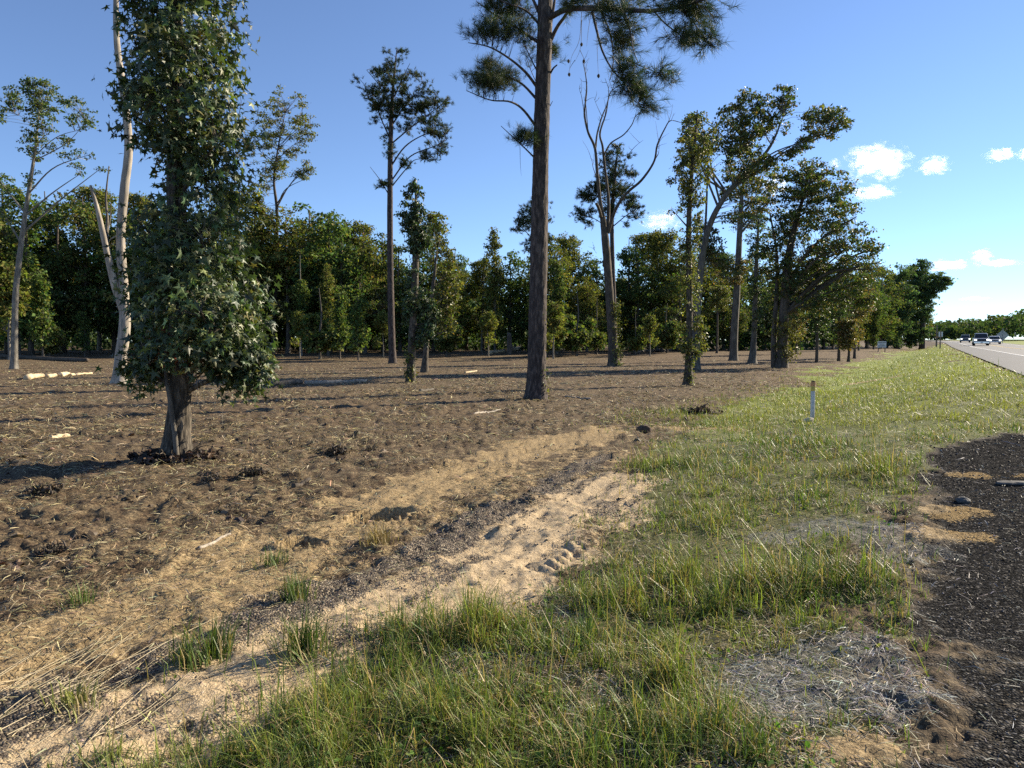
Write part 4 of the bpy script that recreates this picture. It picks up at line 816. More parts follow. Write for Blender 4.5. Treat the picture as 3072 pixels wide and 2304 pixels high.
def put(kind, u, d, top_v, which=None, widen=1.0, front=True):
    lst = PR[kind]; q = rng.integers(len(lst)) if which is None else which; src, H = lst[q]
    o = src if (kind, q) not in used else copy_tree(src); used.add((kind, q))
    b = base_at(u, d); need = W(u, top_v, d)[2] - b[2]; s = need / H
    w = s * widen * rng.uniform(.9, 1.15)
    o.location = (b[0], b[1], b[2] - .08); o.rotation_euler = (0, 0, rng.uniform(0, 6.28)); o.scale = (w, w, s)
    o['label'], o['group'] = LAB[kind]
    if front: PLACED.append((u, kind, o))
    else: o['label'], o['group'] = 'leafy tree deeper in the wood, mostly hidden behind its front trees', 'trees deeper in the wood'
TL = [(-330, 560, 'A', 74), (-220, 600, 'A', 78), (-120, 540, 'A', 72), (-30, 560, 'B', 76), (25, 545, 'A', 80), (95, 650, 'A', 76), (170, 560, 'C', 84), (190, 600, 'A', 82), (262, 575, 'A', 78), (345, 640, 'A', 80), (430, 640, 'A', 78), (520, 620, 'A', 80), (610, 640, 'A', 84),
      (690, 640, 'A', 80), (770, 560, 'B', 78), (800, 640, 'A', 86), (865, 630, 'A', 80), (935, 620, 'A', 84), (905, 760, 'B', 74), (990, 640, 'A', 80), (1030, 720, 'A', 78), (985, 800, 'B', 74), (1065, 665, 'C', 86), (1095, 720, 'A', 80), (1150, 700, 'A', 86), (1200, 740, 'A', 82), (1300, 690, 'A', 84), (1345, 790, 'A', 82),
      (1400, 800, 'A', 92), (1450, 800, 'A', 90), (1485, 690, 'B', 80), (1445, 780, 'C', 86), (1530, 760, 'A', 84), (1585, 780, 'A', 86), (1650, 740, 'A', 82), (1670, 770, 'B', 78), (1735, 780, 'A', 92), (1790, 800, 'A', 88), (1760, 860, 'A', 82), (1890, 735, 'C', 90), (1910, 800, 'A', 88), (1985, 715, 'C', 92), (1970, 800, 'A', 90),
      (2035, 740, 'A', 90), (2040, 830, 'A', 84), (2110, 780, 'A', 94), (2170, 740, 'C', 96), (2190, 840, 'A', 90), (2260, 780, 'A', 98), (2330, 820, 'A', 96), (2400, 800, 'A', 100), (2470, 820, 'A', 104), (2540, 830, 'A', 108), (2600, 850, 'A', 112), (2575, 900, 'B', 90), (2620, 880, 'B', 104), (2660, 850, 'A', 130), (2640, 840, 'A', 116), (430, 580, 'C', 88), (705, 560, 'C', 90), (1015, 620, 'C', 92), (1365, 740, 'C', 96), (1700, 730, 'C', 92), (1945, 720, 'C', 98), (300, 560, 'C', 90), (2600, 800, 'A', 124), (2730, 830, 'A', 150), (2700, 880, 'A', 140)]
for u, t, k, d in TL: put(k, u, d, t - (35 if u > 1600 else 12))
for u, d, t in ((130, 66, 800), (150, 67, 920), (255, 72, 930), (900, 68, 930), (960, 66, 850), (770, 70, 900), (1075, 64, 880), (1150, 70, 930), (1340, 72, 900), (1465, 72, 930), (1640, 70, 850), (1660, 66, 900), (1730, 72, 860), (1905, 74, 920), (1950, 72, 940), (2000, 80, 900), (1790, 76, 880), (1020, 66, 870), (60, 70, 740), (30, 64, 780)):
    put('D', u, d, t)
for q in range(34):
    u = rng.uniform(-500, 2650); d = rng.uniform(92, 112); prof = np.interp(u, [-500, 0, 400, 1000, 1350, 1450, 1800, 2650], [600, 620, 640, 680, 800, 810, 790, 870]); put('A', u, d, prof + rng.uniform(0, 70), widen=1.15, front=False)
LM = [(-900, 'the left edge of the picture'), (42, 'the slender pale left tree'), (362, 'the bleached dead tree'), (530, 'the near leafy tree'), (825, 'the slender yellow-green tree'), (1178, 'the slim mid pine'), (1240, 'the dark leaf column'), (1528, 'the broken snag'), (1607, 'the tallest pine'), (1838, 'the bare dead tree'), (2064, 'the ivy-covered tree'), (2200, 'the straight bare tree'), (2345, 'the wide-crowned tree')]
KN = {'A': 'broad tree of the back wood', 'B': 'narrow vine-wrapped tree of the wood', 'C': 'tall open-crowned tree of the wood', 'D': 'low sapling before the wood'}
ORD = ['first', 'second', 'third', 'fourth', 'fifth', 'sixth', 'seventh', 'eighth', 'ninth', 'tenth', 'eleventh', 'twelfth']
cnt_ = {}
for u, kind, o in sorted(PLACED, key=lambda q: q[0]):
    lm = [q for q in LM if q[0] <= u][-1][1]; c_ = cnt_.get((kind, lm), 0); cnt_[(kind, lm)] = c_ + 1; o['label'] = '%s %s right of %s' % (ORD[c_], KN[kind], lm)
# wood interior and undergrowth, one mass
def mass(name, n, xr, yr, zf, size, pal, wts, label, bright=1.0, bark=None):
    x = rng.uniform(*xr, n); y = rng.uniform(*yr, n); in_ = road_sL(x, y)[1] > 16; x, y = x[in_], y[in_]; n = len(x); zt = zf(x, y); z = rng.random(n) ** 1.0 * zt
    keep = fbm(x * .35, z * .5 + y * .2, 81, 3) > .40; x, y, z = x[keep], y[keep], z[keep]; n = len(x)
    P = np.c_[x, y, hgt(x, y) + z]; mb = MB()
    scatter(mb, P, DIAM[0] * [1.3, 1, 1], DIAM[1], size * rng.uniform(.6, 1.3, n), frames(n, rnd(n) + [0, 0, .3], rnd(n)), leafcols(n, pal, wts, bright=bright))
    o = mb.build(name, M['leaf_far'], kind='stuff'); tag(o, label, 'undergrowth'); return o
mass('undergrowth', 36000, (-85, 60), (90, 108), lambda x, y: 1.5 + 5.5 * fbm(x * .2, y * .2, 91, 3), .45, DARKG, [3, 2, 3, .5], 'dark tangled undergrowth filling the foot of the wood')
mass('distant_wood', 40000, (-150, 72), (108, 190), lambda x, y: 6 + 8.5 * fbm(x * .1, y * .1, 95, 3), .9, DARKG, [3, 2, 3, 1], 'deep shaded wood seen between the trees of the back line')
# ------------------------------------------------------------------ far wood across the highway
mb = MB()
for q in range(150):
    u = rng.uniform(2740, 3700); d = rng.uniform(265, 400); b = base_at(u, d); rowv = np.interp(u, [2740, 2850, 2930, 3000, 3072, 3700], [966, 964, 955, 945, 925, 880]) + rng.uniform(-5, 16)
    Ht = (W(u, rowv, d)[2] - b[2]); n = 260; wdt = rng.uniform(3.5, 6)
    t = rnd(n); t = nrm(t) * (rng.random((n, 1)) ** .4); P = b + [0, 0, Ht * .55] + t * [wdt, wdt, Ht * .45]
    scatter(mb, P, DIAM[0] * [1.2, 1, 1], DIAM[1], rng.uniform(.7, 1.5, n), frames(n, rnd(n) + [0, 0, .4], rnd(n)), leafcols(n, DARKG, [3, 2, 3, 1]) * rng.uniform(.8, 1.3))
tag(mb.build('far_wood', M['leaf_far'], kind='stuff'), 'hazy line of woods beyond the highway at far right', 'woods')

# ------------------------------------------------------------------ grass
def blades(mb, P, az, length, lean, width, col, tipcol=None, bend=.5):
    n = len(P); d = np.c_[np.sin(az), np.cos(az), np.zeros(n)]; up = np.array([0, 0, 1.]); s = np.c_[np.cos(az + rng.uniform(-.9, .9, n)), -np.sin(az), np.zeros(n)]; s = nrm(s) * np.reshape(width, (-1, 1)) * .5
    L = np.reshape(length, (-1, 1)); a1 = np.reshape(lean, (-1, 1)); a2 = a1 + bend * np.abs(rng.normal(size=(n, 1)))
    p1 = P + L * .5 * (np.sin(a1) * d + np.cos(a1) * up); p2 = p1 + L * .5 * (np.sin(a2) * d + np.cos(a2) * up)
    V = np.stack([P - s, P + s, p1 + s * .8, p1 - s * .8, p2], 1).reshape(-1, 3); o = (np.arange(n) * 5)[:, None]
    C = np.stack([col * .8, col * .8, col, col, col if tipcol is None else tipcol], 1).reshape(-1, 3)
    k = mb.n; mb.add(V, np.array([[0, 1, 2, 3]]) + o, C); mb.F.setdefault(3, []).append(np.array([[3, 2, 4]]) + o + k)
TALL = [(2250, 1755, 1.05, .36, .26, 1.0), (2480, 1740, .6, .35, .28, 1.0), (2000, 1800, .7, .35, .2, .9), (1420, 1900, .55, .38, .22, 1.0), (1250, 1870, .3, .25, .2, .9), (1700, 1960, .8, .35, .17, .7), (1940, 2030, .25, .2, .24, 1.0), (1280, 2150, .8, .35, .17, .8), (1750, 2200, .8, .4, .15, .8), (2080, 2220, .35, .25, .2, .9), (860, 2200, .4, .25, .18, .8), (620, 2290, .4, .2, .14, .8),
        (2640, 1420, .55, .6, .30, 1.0), (2020, 1390, .7, .7, .22, .9), (2380, 1330, 1.0, 1.2, .16, .7), (2130, 1560, .6, .5, .15, .6), (2400, 1500, .9, .6, .16, .6), (1980, 1240, 1.3, 1.0, .2, .7), (2560, 1640, .6, .4, .14, .5), (2230, 1420, 1.2, .9, .14, .5), (1900, 1700, .5, .4, .12, .5)]
TALL = [(*G(u, v)[:2], a, b, h, dn) for u, v, a, b, h, dn in TALL]
def grass_field(x, y):
    k = masks(x, y); g = k['grass']; L, s = k['L'], k['s']
    dens = g * (.16 + .7 * sst(.46, .62, fbm(x * 1.1, y * 1.1, 101, 3))) ; hh = .075 + .07 * fbm(x * .8, y * .8, 105, 2)
    for a, b, rx, ry, h, dn in TALL:
        q = np.hypot((x - a) / rx, (y - b) / ry) + .7 * (fbm(x * 3, y * 3, 103, 2) - .5); w = 1 - sst(.3, 1.25, q); dens = np.maximum(dens, w * dn); hh = np.maximum(hh, h * (.35 + .65 * w) * (w > .05))
    dens = dens * (1 - .85 * k['grey']) * (1 - k['apron']) * (1 - .7 * k['sand'])
    emb = sst(-.3, .3, L - apron_w(s)) * (1 - sst(5.5, 9, L)) * sst(11, 14, s); dens = np.maximum(dens, emb * .8) * (L > -10.9 + 0 * L) * (L > 0)
    return dens, hh, k, emb
def logpolar(n, r0, r1, a=37.5):
    r = r0 * np.exp(rng.random(n) * math.log(r1 / r0)); t = np.radians(rng.uniform(-a, a, n)); return r * np.sin(t), r * np.cos(t), r
mb = MB()
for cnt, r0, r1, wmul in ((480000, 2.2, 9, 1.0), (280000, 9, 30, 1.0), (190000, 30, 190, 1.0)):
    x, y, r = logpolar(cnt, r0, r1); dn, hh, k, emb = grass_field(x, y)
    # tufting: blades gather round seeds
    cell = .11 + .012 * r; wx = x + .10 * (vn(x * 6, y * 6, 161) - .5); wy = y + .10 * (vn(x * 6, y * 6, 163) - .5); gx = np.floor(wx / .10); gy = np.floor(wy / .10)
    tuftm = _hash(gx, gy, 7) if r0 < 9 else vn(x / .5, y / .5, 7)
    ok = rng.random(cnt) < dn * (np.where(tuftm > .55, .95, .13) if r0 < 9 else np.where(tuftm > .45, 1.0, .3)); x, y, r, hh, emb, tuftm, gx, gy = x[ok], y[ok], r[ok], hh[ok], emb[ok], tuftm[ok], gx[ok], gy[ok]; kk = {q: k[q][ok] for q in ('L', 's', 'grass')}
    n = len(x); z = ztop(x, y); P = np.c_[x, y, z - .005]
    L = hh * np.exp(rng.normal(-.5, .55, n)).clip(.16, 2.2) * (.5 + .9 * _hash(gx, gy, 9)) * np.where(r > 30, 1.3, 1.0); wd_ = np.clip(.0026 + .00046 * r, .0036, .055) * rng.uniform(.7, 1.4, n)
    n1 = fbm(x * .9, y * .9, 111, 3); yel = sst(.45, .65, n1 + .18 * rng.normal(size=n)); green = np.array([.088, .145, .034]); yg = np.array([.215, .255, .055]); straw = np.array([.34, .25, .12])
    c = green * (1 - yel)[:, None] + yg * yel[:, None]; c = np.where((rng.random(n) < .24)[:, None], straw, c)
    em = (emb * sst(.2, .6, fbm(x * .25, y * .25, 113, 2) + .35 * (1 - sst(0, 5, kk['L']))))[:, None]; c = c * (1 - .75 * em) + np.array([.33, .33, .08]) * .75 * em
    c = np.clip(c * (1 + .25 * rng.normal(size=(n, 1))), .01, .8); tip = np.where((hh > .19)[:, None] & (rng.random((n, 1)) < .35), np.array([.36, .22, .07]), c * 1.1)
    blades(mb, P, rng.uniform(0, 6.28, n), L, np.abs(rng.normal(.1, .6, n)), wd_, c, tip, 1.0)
x, y, r = logpolar(26000, 2.3, 12); k = masks(x, y); ok = (rng.random(len(x)) < k['grass'] * .6 * sst(.5, .6, fbm(x * 2.2, y * 2.2, 191, 3))) & (k['L'] > 2.2); x, y, r = x[ok], y[ok], r[ok]; n = len(x); wm = MB()
scatter(wm, np.c_[x, y, ztop(x, y) + rng.uniform(.01, .07, n)], OVAL[0], OVAL[1], rng.uniform(.014, .036, n), frames(n, rnd(n) * .6 + [0, 0, 1], rnd(n)), leafcols(n, [(.09, .16, .04), (.14, .2, .05), (.2, .22, .06), (.24, .17, .07)], [3, 3, 2, 1])); tag(wm.build('weeds', M['leaf_far'], kind='stuff'), 'small broad-leaved weeds growing low among the verge grass', 'weeds')
GO = tag(mb.build('grass', M['grass'], kind='stuff'), 'green and yellowing roadside grass of the verge', 'grass')
# isolated tufts on the bare track
TU = [(640, 1960, .24, 90, 'grass tuft with pale spread blades beside the black gravel streak, lower left'), (885, 1790, .20, 80, 'dark green grass tuft on the tan soil between the two track bands'), (560, 1990, .2, 60, 'small grass tuft at the left edge of the gravel streak'), (905, 1960, .26, 110, 'upright green grass tuft standing alone on the pale sand'), (1140, 1640, .22, 70, 'dry brown weed clump on the tan track below the larger tyre rut'),
      (820, 1690, .15, 40, 'little green sprig below the smaller tyre rut'), (240, 1810, .16, 50, 'sparse green sprig in the mulch near the left edge'), (230, 2110, .15, 50, 'pale yellow seedling weed in the gravel at lower left')]
for u, v, h, nb, lb in TU:
    g = G(u, v); mb = MB(); n = nb * 2; rad = np.abs(rng.normal(0, .07, n)); a = rng.uniform(0, 6.28, n); P = np.c_[rad * np.cos(a), rad * np.sin(a), np.zeros(n)]; P[:, 2] = ztop(g[0] + P[:, 0], g[1] + P[:, 1]) - float(ztop(g[0], g[1])) - .004
    brown = 'brown' in lb; base = np.array([.24, .17, .07]) if brown else (np.array([.26, .27, .09]) if 'yellow' in lb else np.array([.095, .145, .03]))
    c = np.clip(base * (1 + .3 * rng.normal(size=(n, 1))), .01, .8); c = np.where((rng.random((n, 1)) < .2), np.array([.36, .28, .13]), c)
    blades(mb, P, a + rng.normal(0, .5, n), h * rng.uniform(.4, 1.2, n), np.abs(rng.normal(.25, .3, n)), .005 * rng.uniform(.7, 1.4, n), c)
    o = thing('grass_tuft', (g[0], g[1], float(ztop(g[0], g[1]))), '', ''); mb.build('blades', M['grass'], o, kind='stuff'); tag(o, lb, 'grass tuft', 'grass tufts on the bare track')

# ------------------------------------------------------------------ straw, chips and gravel lying on the ground
def litter(name, cnt, r0, r1, wfun, lrange, wid, pal, wts, label, cat, tilt=.18, aa=37.5, lift=.006):
    x, y, r = logpolar(cnt, r0, r1, aa); k = masks(x, y); ok = (rng.random(cnt) < wfun(k, x, y)) & (k['L'] > (.2 if name != 'mulch_straw' else 3.4)); x, y, r = x[ok], y[ok], r[ok]; n = len(x)
    z = ztop(x, y); az = rng.uniform(0, 6.28, n); L = rng.uniform(*lrange, n) * np.clip(r / 9, .75, 1.7); w = wid * np.clip(r / 8, .8, 4) * rng.uniform(.6, 1.6, n)
    d = np.c_[np.cos(az), np.sin(az), rng.normal(0, tilt, n)]; d = nrm(d); s = np.c_[-np.sin(az), np.cos(az), rng.normal(0, .4, n)]; s = nrm(s) * w[:, None] * .5
    P = np.c_[x, y, z + lift + np.abs(d[:, 2]) * L * .5]; mid = np.c_[rng.normal(0, .06, n), rng.normal(0, .06, n), rng.uniform(0, .1, n)] * L[:, None]
    a = P - d * L[:, None] / 2; b = P + d * L[:, None] / 2; m_ = P + mid
    V = np.stack([a - s, a + s, m_ + s, m_ - s, b], 1).reshape(-1, 3); o = (np.arange(n) * 5)[:, None]; c = leafcols(n, pal, wts, .3)
    mb = MB(); mb.add(V, np.array([[0, 1, 2, 3]]) + o, np.repeat(c, 5, 0)); mb.F.setdefault(3, []).append(np.array([[3, 2, 4]]) + o)
    return tag(mb.build(name, M['straw'], kind='stuff'), label, cat)
litter('mulch_straw', 300000, 3.0, 70, lambda k, x, y: (1 - k['grass']) * (1 - k['apron']) * (1 - .9 * np.maximum(k['pale'], k['grav'])) * (1 - .5 * k['tan']) * (.15 + .85 * sst(.40, .6, fbm(x * .8, y * .8, 121, 3))) * (.8 + .2 * sst(9, 16, np.hypot(x, y))), (.03, .16), .0044,
       [(.42, .345, .19), (.29, .23, .125), (.12, .093, .06), (.042, .032, .024), (.52, .45, .29)], [4, 4.5, 3.2, 2.4, 1.2], 'shredded brown straw and wood chips covering the clearing', 'mulch')
litter('dry_straw', 210000, 2.2, 30, lambda k, x, y: np.maximum(k['grey'] * .95, k['grass'] * (.14 + .55 * sst(.46, .6, fbm(x * 1.3, y * 1.3, 171, 3))) * (1 - .6 * sst(8, 16, np.hypot(x, y)))) * (1 - k['grey']) * (1 - .95 * k['apron']) , (.04, .2), .0032, [(.36, .33, .26), (.25, .235, .18), (.40, .32, .18), (.26, .19, .10)], [3, 3, 2, 2], 'dead tan grass clippings lying among the verge grass', 'straw')
litter('grey_straw', 150000, 2.2, 22, lambda k, x, y: np.maximum(k['grey'] * .95 * (1 - .5 * k['apron']), .06 * k['apron']), (.03, .15), .003, [(.36, .36, .35), (.24, .24, .235), (.14, .14, .135), (.46, .43, .36)], [3, 4, 2, 1], 'bleached grey dead grass spread beside and over the paved apron', 'straw')
# long dry stems at lower left
mb = MB()
for q in range(38):
    u0, v0 = rng.uniform(-100, 330), rng.uniform(2060, 2260); u1, v1 = u0 + rng.uniform(150, 420), v0 - rng.uniform(60, 230); a, b = G(u0, v0), G(u1, v1); a[2] = float(ztop(a[0], a[1])) + .006; b[2] = float(ztop(b[0], b[1])) + .02
    m_ = (a + b) / 2; m_[2] = float(ztop(m_[0], m_[1])) + rng.uniform(.008, .03); add_tube(mb, spline([a, m_, b], 9), np.linspace(.0022, .0010, 9), 4, col=tuple(np.array([.48, .40, .26]) * rng.uniform(.5, 1.1)))
tag(mb.build('dry_stems', M['straw'], kind='stuff'), 'long pale dry grass stems flattened over gravel at lower left', 'straw')
# loose stones
def stones(name, cnt, r0, r1, wfun, size, pal, wts, label):
    x, y, r = logpolar(cnt, r0, r1); k = masks(x, y); ok = rng.random(cnt) < wfun(k, x, y); x, y, r = x[ok], y[ok], r[ok]; n = len(x)
    T = np.array([[1, 0, 0], [.2, .9, .1], [-.8, .5, 0], [-.7, -.6, .1], [.3, -.9, 0], [0, .1, .75]]) * .5; F = np.array([[0, 1, 5], [1, 2, 5], [2, 3, 5], [3, 4, 5], [4, 0, 5]])
    P = np.c_[x, y, ztop(x, y) - .001]; fr = frames(n, rnd(n) * .35 + [0, 0, 1], rnd(n)); mb = MB()
    scatter(mb, P, T, F, size * rng.uniform(.5, 1.6, n) * np.clip(r / 5, .8, 2.2), fr, leafcols(n, pal, wts, .3)); return tag(mb.build(name, M['stone'], kind='stuff'), label, 'gravel')
M['stone'] = leafmat('stone', .7, .15, 0.0)
stones('apron_gravel', 42000, 2.0, 16, lambda k, x, y: k['apron'] * (1 - .6 * k['sand']), .013, [(.02, .02, .02), (.038, .037, .036), (.085, .082, .078), (.3, .28, .25)], [4, 4, 2, .5], 'dark chipped stones of the paved roadside apron')
stones('track_gravel', 34000, 2.4, 13, lambda k, x, y: np.clip(k['grav'] + .16 * k['pale'] + .05 * k['tan'], 0, 1) * (1 - .8 * k['grass']), .014, [(.05, .044, .04), (.10, .086, .072), (.2, .17, .13), (.4, .34, .26)], [4, 4, 2, 1], 'dark gravel streak spread along the sandy track')
# clods of turned soil in the clearing
x, y, r = logpolar(15000, 4.2, 34); k = masks(x, y); ok = (rng.random(len(x)) < (1 - k['grass']) * (1 - k['apron']) * (1 - sst(.05, .3, np.maximum(k['pale'], k['tan'])))) & (k['L'] > 4) & (fbm(x * 1.4, y * 1.4, 131, 3) > .5); x, y, r = x[ok], y[ok], r[ok]; n = len(x)
T = np.array([[1, 0, 0], [.4, .8, .1], [-.5, .8, 0], [-1, 0, .1], [-.5, -.8, 0], [.5, -.8, .1], [.3, .3, .6], [-.4, .2, .7], [0, -.4, .6]]) * .5
F = np.array([[0, 1, 6], [1, 2, 6], [2, 7, 6], [2, 3, 7], [3, 4, 7], [4, 8, 7], [4, 5, 8], [5, 0, 8], [0, 6, 8], [6, 7, 8]])
mb = MB(); scatter(mb, np.c_[x, y, ztop(x, y) - .01], T, F, rng.gamma(2, .02, n).clip(.012, .13), frames(n, rnd(n) * .4 + [0, 0, 1], rnd(n)), leafcols(n, [(.06, .042, .03), (.11, .078, .05), (.19, .14, .085)], [3, 4, 2])); tag(mb.build('soil_clods', M['straw'], kind='stuff'), 'dark clods of turned soil scattered over the clearing', 'soil')

# ------------------------------------------------------------------ logs, sticks, stumps
def log(name, p0, p1, r, m, label, cat='log', n=24, wob=.12, lift=.6, bend=.05, group=None):
    a, b = G(*p0), G(*p1); o = thing(name, (a + b) / 2, label, cat, group); c = (a + b) / 2; L = np.linalg.norm(b - a)
    p = spline([a - c, (b - a) * .02 + rnd(1)[0] * bend * L * [1, 1, .1], b - c], n); p[:, 2] = ztop(p[:, 0] + c[0], p[:, 1] + c[1]) * .7 + .3 * np.mean(ztop(p[:, 0] + c[0], p[:, 1] + c[1])) - c[2] + r * lift
    rr_ = r * np.linspace(1.05, .75, n); V, Q, T = tube_fix(tube(p, rr_, 10, True, wob, int(p0[0])))
    k = len(V); V = np.vstack([V, p[:1]]); T = np.vstack([T, [[(q + 1) % 10, q, k] for q in range(10)]]); mk('stem', V, [Q, T], m, o, smooth=True); return o
log('split_log', (82, 1139), (128, 1131), .14, M['wood_fresh'], 'largest of the pale split logs in the left of the clearing'); log('split_log', (142, 1133), (168, 1129), .11, M['wood_fresh'], 'short pale split log second in the row at left'); log('split_log', (182, 1129), (208, 1126), .12, M['wood_fresh'], 'short pale split log third in the row at left'); log('split_log', (212, 1127), (275, 1121), .07, M['wood_fresh'], 'thin pale split log ending the row, left of the dead tree')
log('fallen_tree', (-40, 1066), (262, 1086), .2, M['bark_dark'], 'long dark fallen trunk in shade at the left edge of the wood', bend=.02); log('fallen_tree', (700, 1164), (905, 1152), .13, M['bark_grey'], 'long fallen trunk lying in the clearing right of the near leafy tree', bend=.02); log('fallen_tree', (915, 1153), (1100, 1146), .09, M['bark_dead'], 'paler broken end of the fallen trunk left of the leaf column', bend=.03)
log('fallen_log', (1468, 1062), (1512, 1055), .2, M['wood_fresh'], 'pale log left of the broken snag at the back of the clearing'); log('fallen_log', (1534, 1052), (1560, 1050), .28, M['wood_fresh'], 'pale log right of the broken snag at the back of the clearing'); log('fallen_log', (1900, 1062), (1985, 1054), .22, M['bark_dark'], 'dark brush-covered log at the back, right of the dead tree'); log('fallen_log', (1985, 1056), (2045, 1051), .22, M['bark_dark'], 'dark log at the back just left of the ivy-wrapped tree')
log('broken_branch', (150, 1318), (206, 1309), .045, M['wood_fresh'], 'pale broken branch lying left of the near leafy tree', 'branch'); log('broken_branch', (1695, 1191), (1772, 1197), .03, M['bark_dead'], 'pale thin branch lying just right of the tall pine', 'branch'); log('broken_branch', (596, 1646), (690, 1600), .014, M['bark_dead'], 'pale stick lying in the dark mulch left of the smaller tyre rut', 'branch'); log('broken_branch', (1260, 1176), (1300, 1170), .05, M['bark_grey'], 'short broken branch in the clearing below the leaf column', 'branch')
log('broken_branch', (1395, 1118), (1430, 1114), .05, M['wood_fresh'], 'short pale chunk between the leaf column and the tall pine', 'branch'); log('broken_branch', (700, 1352), (760, 1346), .02, M['bark_grey'], 'thin stick lying right of the near tree foot', 'branch'); log('broken_branch', (1420, 1246), (1500, 1232), .025, M['bark_dead'], 'thin pale stick in the clearing left of the tall pine foot', 'branch'); log('broken_branch', (880, 1460), (930, 1448), .03, M['bark_dark'], 'dark bark strip in the mulch beyond the larger tyre rut', 'branch')
b = base_at(1528, 76); o = thing('broken_snag', b, 'short broken grey snag standing at the back left of the tall pine', 'snag'); hh_ = W(1527, 1000, 76)[2] - b[2]
V, Q, T = tube_fix(tube(spline([[0, 0, -.1], [.02, 0, hh_ * .5], [-.05, 0, hh_]], 20), np.linspace(.30, .2, 20), 12, True, .16, 2)); mk('trunk', V, [Q, T], M['bark_grey'], o, smooth=True)
V, Q, T = tube_fix(tube(spline([[-.12, 0, hh_ - .3], [-.16, 0, hh_ + .3]], 6), np.linspace(.10, .02, 6), 6)); mk('splinter', V, [Q, T], M['bark_grey'], o)
def lump(name, u, v, s, m, label, cat, seed, sink=.25):
    g = G(u, v); nlat, nlon = 10, 16; a = np.linspace(.02, np.pi - .02, nlat)[:, None]; c = np.linspace(0, 2 * np.pi, nlon, endpoint=False)[None]
    d = np.stack([np.sin(a) * np.cos(c), np.sin(a) * np.sin(c), np.cos(a) * np.ones_like(c)], -1).reshape(-1, 3); rr_ = .72 + .6 * fbm(d[:, 0] * 1.6 + seed, d[:, 1] * 1.6 + d[:, 2] * 1.3, seed, 3); V = d * rr_[:, None] * np.array(s) / 2
    i_ = np.arange(nlat - 1)[:, None] * nlon; j_ = np.arange(nlon)[None]; Fq = np.stack([i_ + j_, i_ + nlon + j_, i_ + nlon + (j_ + 1) % nlon, i_ + (j_ + 1) % nlon], -1).reshape(-1, 4)
    o = mk(name, V, Fq, m, smooth=False); o.location = (g[0], g[1], float(ztop(g[0], g[1])) + s[2] * (.5 - sink)); return tag(o, label, cat)
M['rock_pale'] = plain('pale_sandstone', (.52, .44, .33), .9, var=.3, scale=14); M['soil_dark'] = plain('dark_soil', (.07, .045, .03), .95, var=.4, scale=20); M['chunk'] = plain('broken_asphalt', (.09, .088, .085), .9, var=.4, scale=30); M['soil_black'] = plain('charred_soil', (.045, .038, .035), .95, var=.4, scale=25)
lump('rock', 2428, 1264, (.2, .15, .11), M['rock_pale'], 'pale rounded rock at the foot of the marker post', 'rock', 3); lump('soil_mound', 1930, 1293, (.30, .24, .22), M['soil_dark'], 'dark rounded mound of soil at the far end of the tan track', 'soil', 9); 
def tangle(u, v, w, h, label, n=26, dark=1.0):
    g = G(u, v); z = float(ztop(g[0], g[1])); o = thing('root_clump', (g[0], g[1], z), label, 'roots'); mb = MB()
    for q in range(n):
        a = rng.uniform(0, 6.28); r_ = rng.uniform(.1, .5) * w; p0 = np.array([rng.normal() * w * .18, rng.normal() * w * .14, rng.uniform(0, .3) * h]); p1 = p0 + [math.cos(a) * r_, math.sin(a) * r_ * .7, rng.uniform(-.2, .7) * h]
        add_tube(mb, spline([p0, (p0 + p1) / 2 + rnd(1)[0] * .08 * w, p1], 6), np.linspace(.03 * w + .003, .008 * w + .002, 6), 5)
    mb.build('roots', M['bark_dark'], o, kind='stuff'); mb = MB(); k = int(n * 16); P = np.c_[rng.normal(0, .22 * w, k), rng.normal(0, .18 * w, k), np.abs(rng.normal(0, .28 * h, k))]
    scatter(mb, P, OVAL[0], OVAL[1], rng.uniform(.05, .16, k) * w, frames(k, rnd(k) + [0, 0, .4], rnd(k)), leafcols(k, [(.045, .034, .024), (.085, .062, .04), (.16, .12, .07)], [4, 3, 1.5])); mb.build('soil', M['straw'], o, kind='stuff')
tangle(1008, 1364, .34, .16, 'black torn root clump in the mulch right of the near tree'); tangle(1110, 1354, .22, .10, 'smaller black clump right of the torn root clump'); tangle(760, 1428, .34, .10, 'flat black clump below and right of the near tree foot'); tangle(135, 1484, .34, .12, 'black clump in the mulch at left below the tree shadow'); tangle(160, 1655, .2, .12, 'black clump in the mulch near the left edge'); tangle(640, 1440, .22, .08, 'small black clump directly below the near tree foot')
tangle(2100, 1240, .7, .2, 'dark brush scrap at the edge of the grass left of the marker post')
lump('asphalt_chunk', 3045, 1450, (.36, .14, .05), M['chunk'], 'flat broken asphalt piece at the right edge of the apron', 'debris', 31); lump('asphalt_chunk', 2890, 1500, (.13, .10, .06), M['chunk'], 'small dark broken asphalt lump among the sandy patches', 'debris', 33)

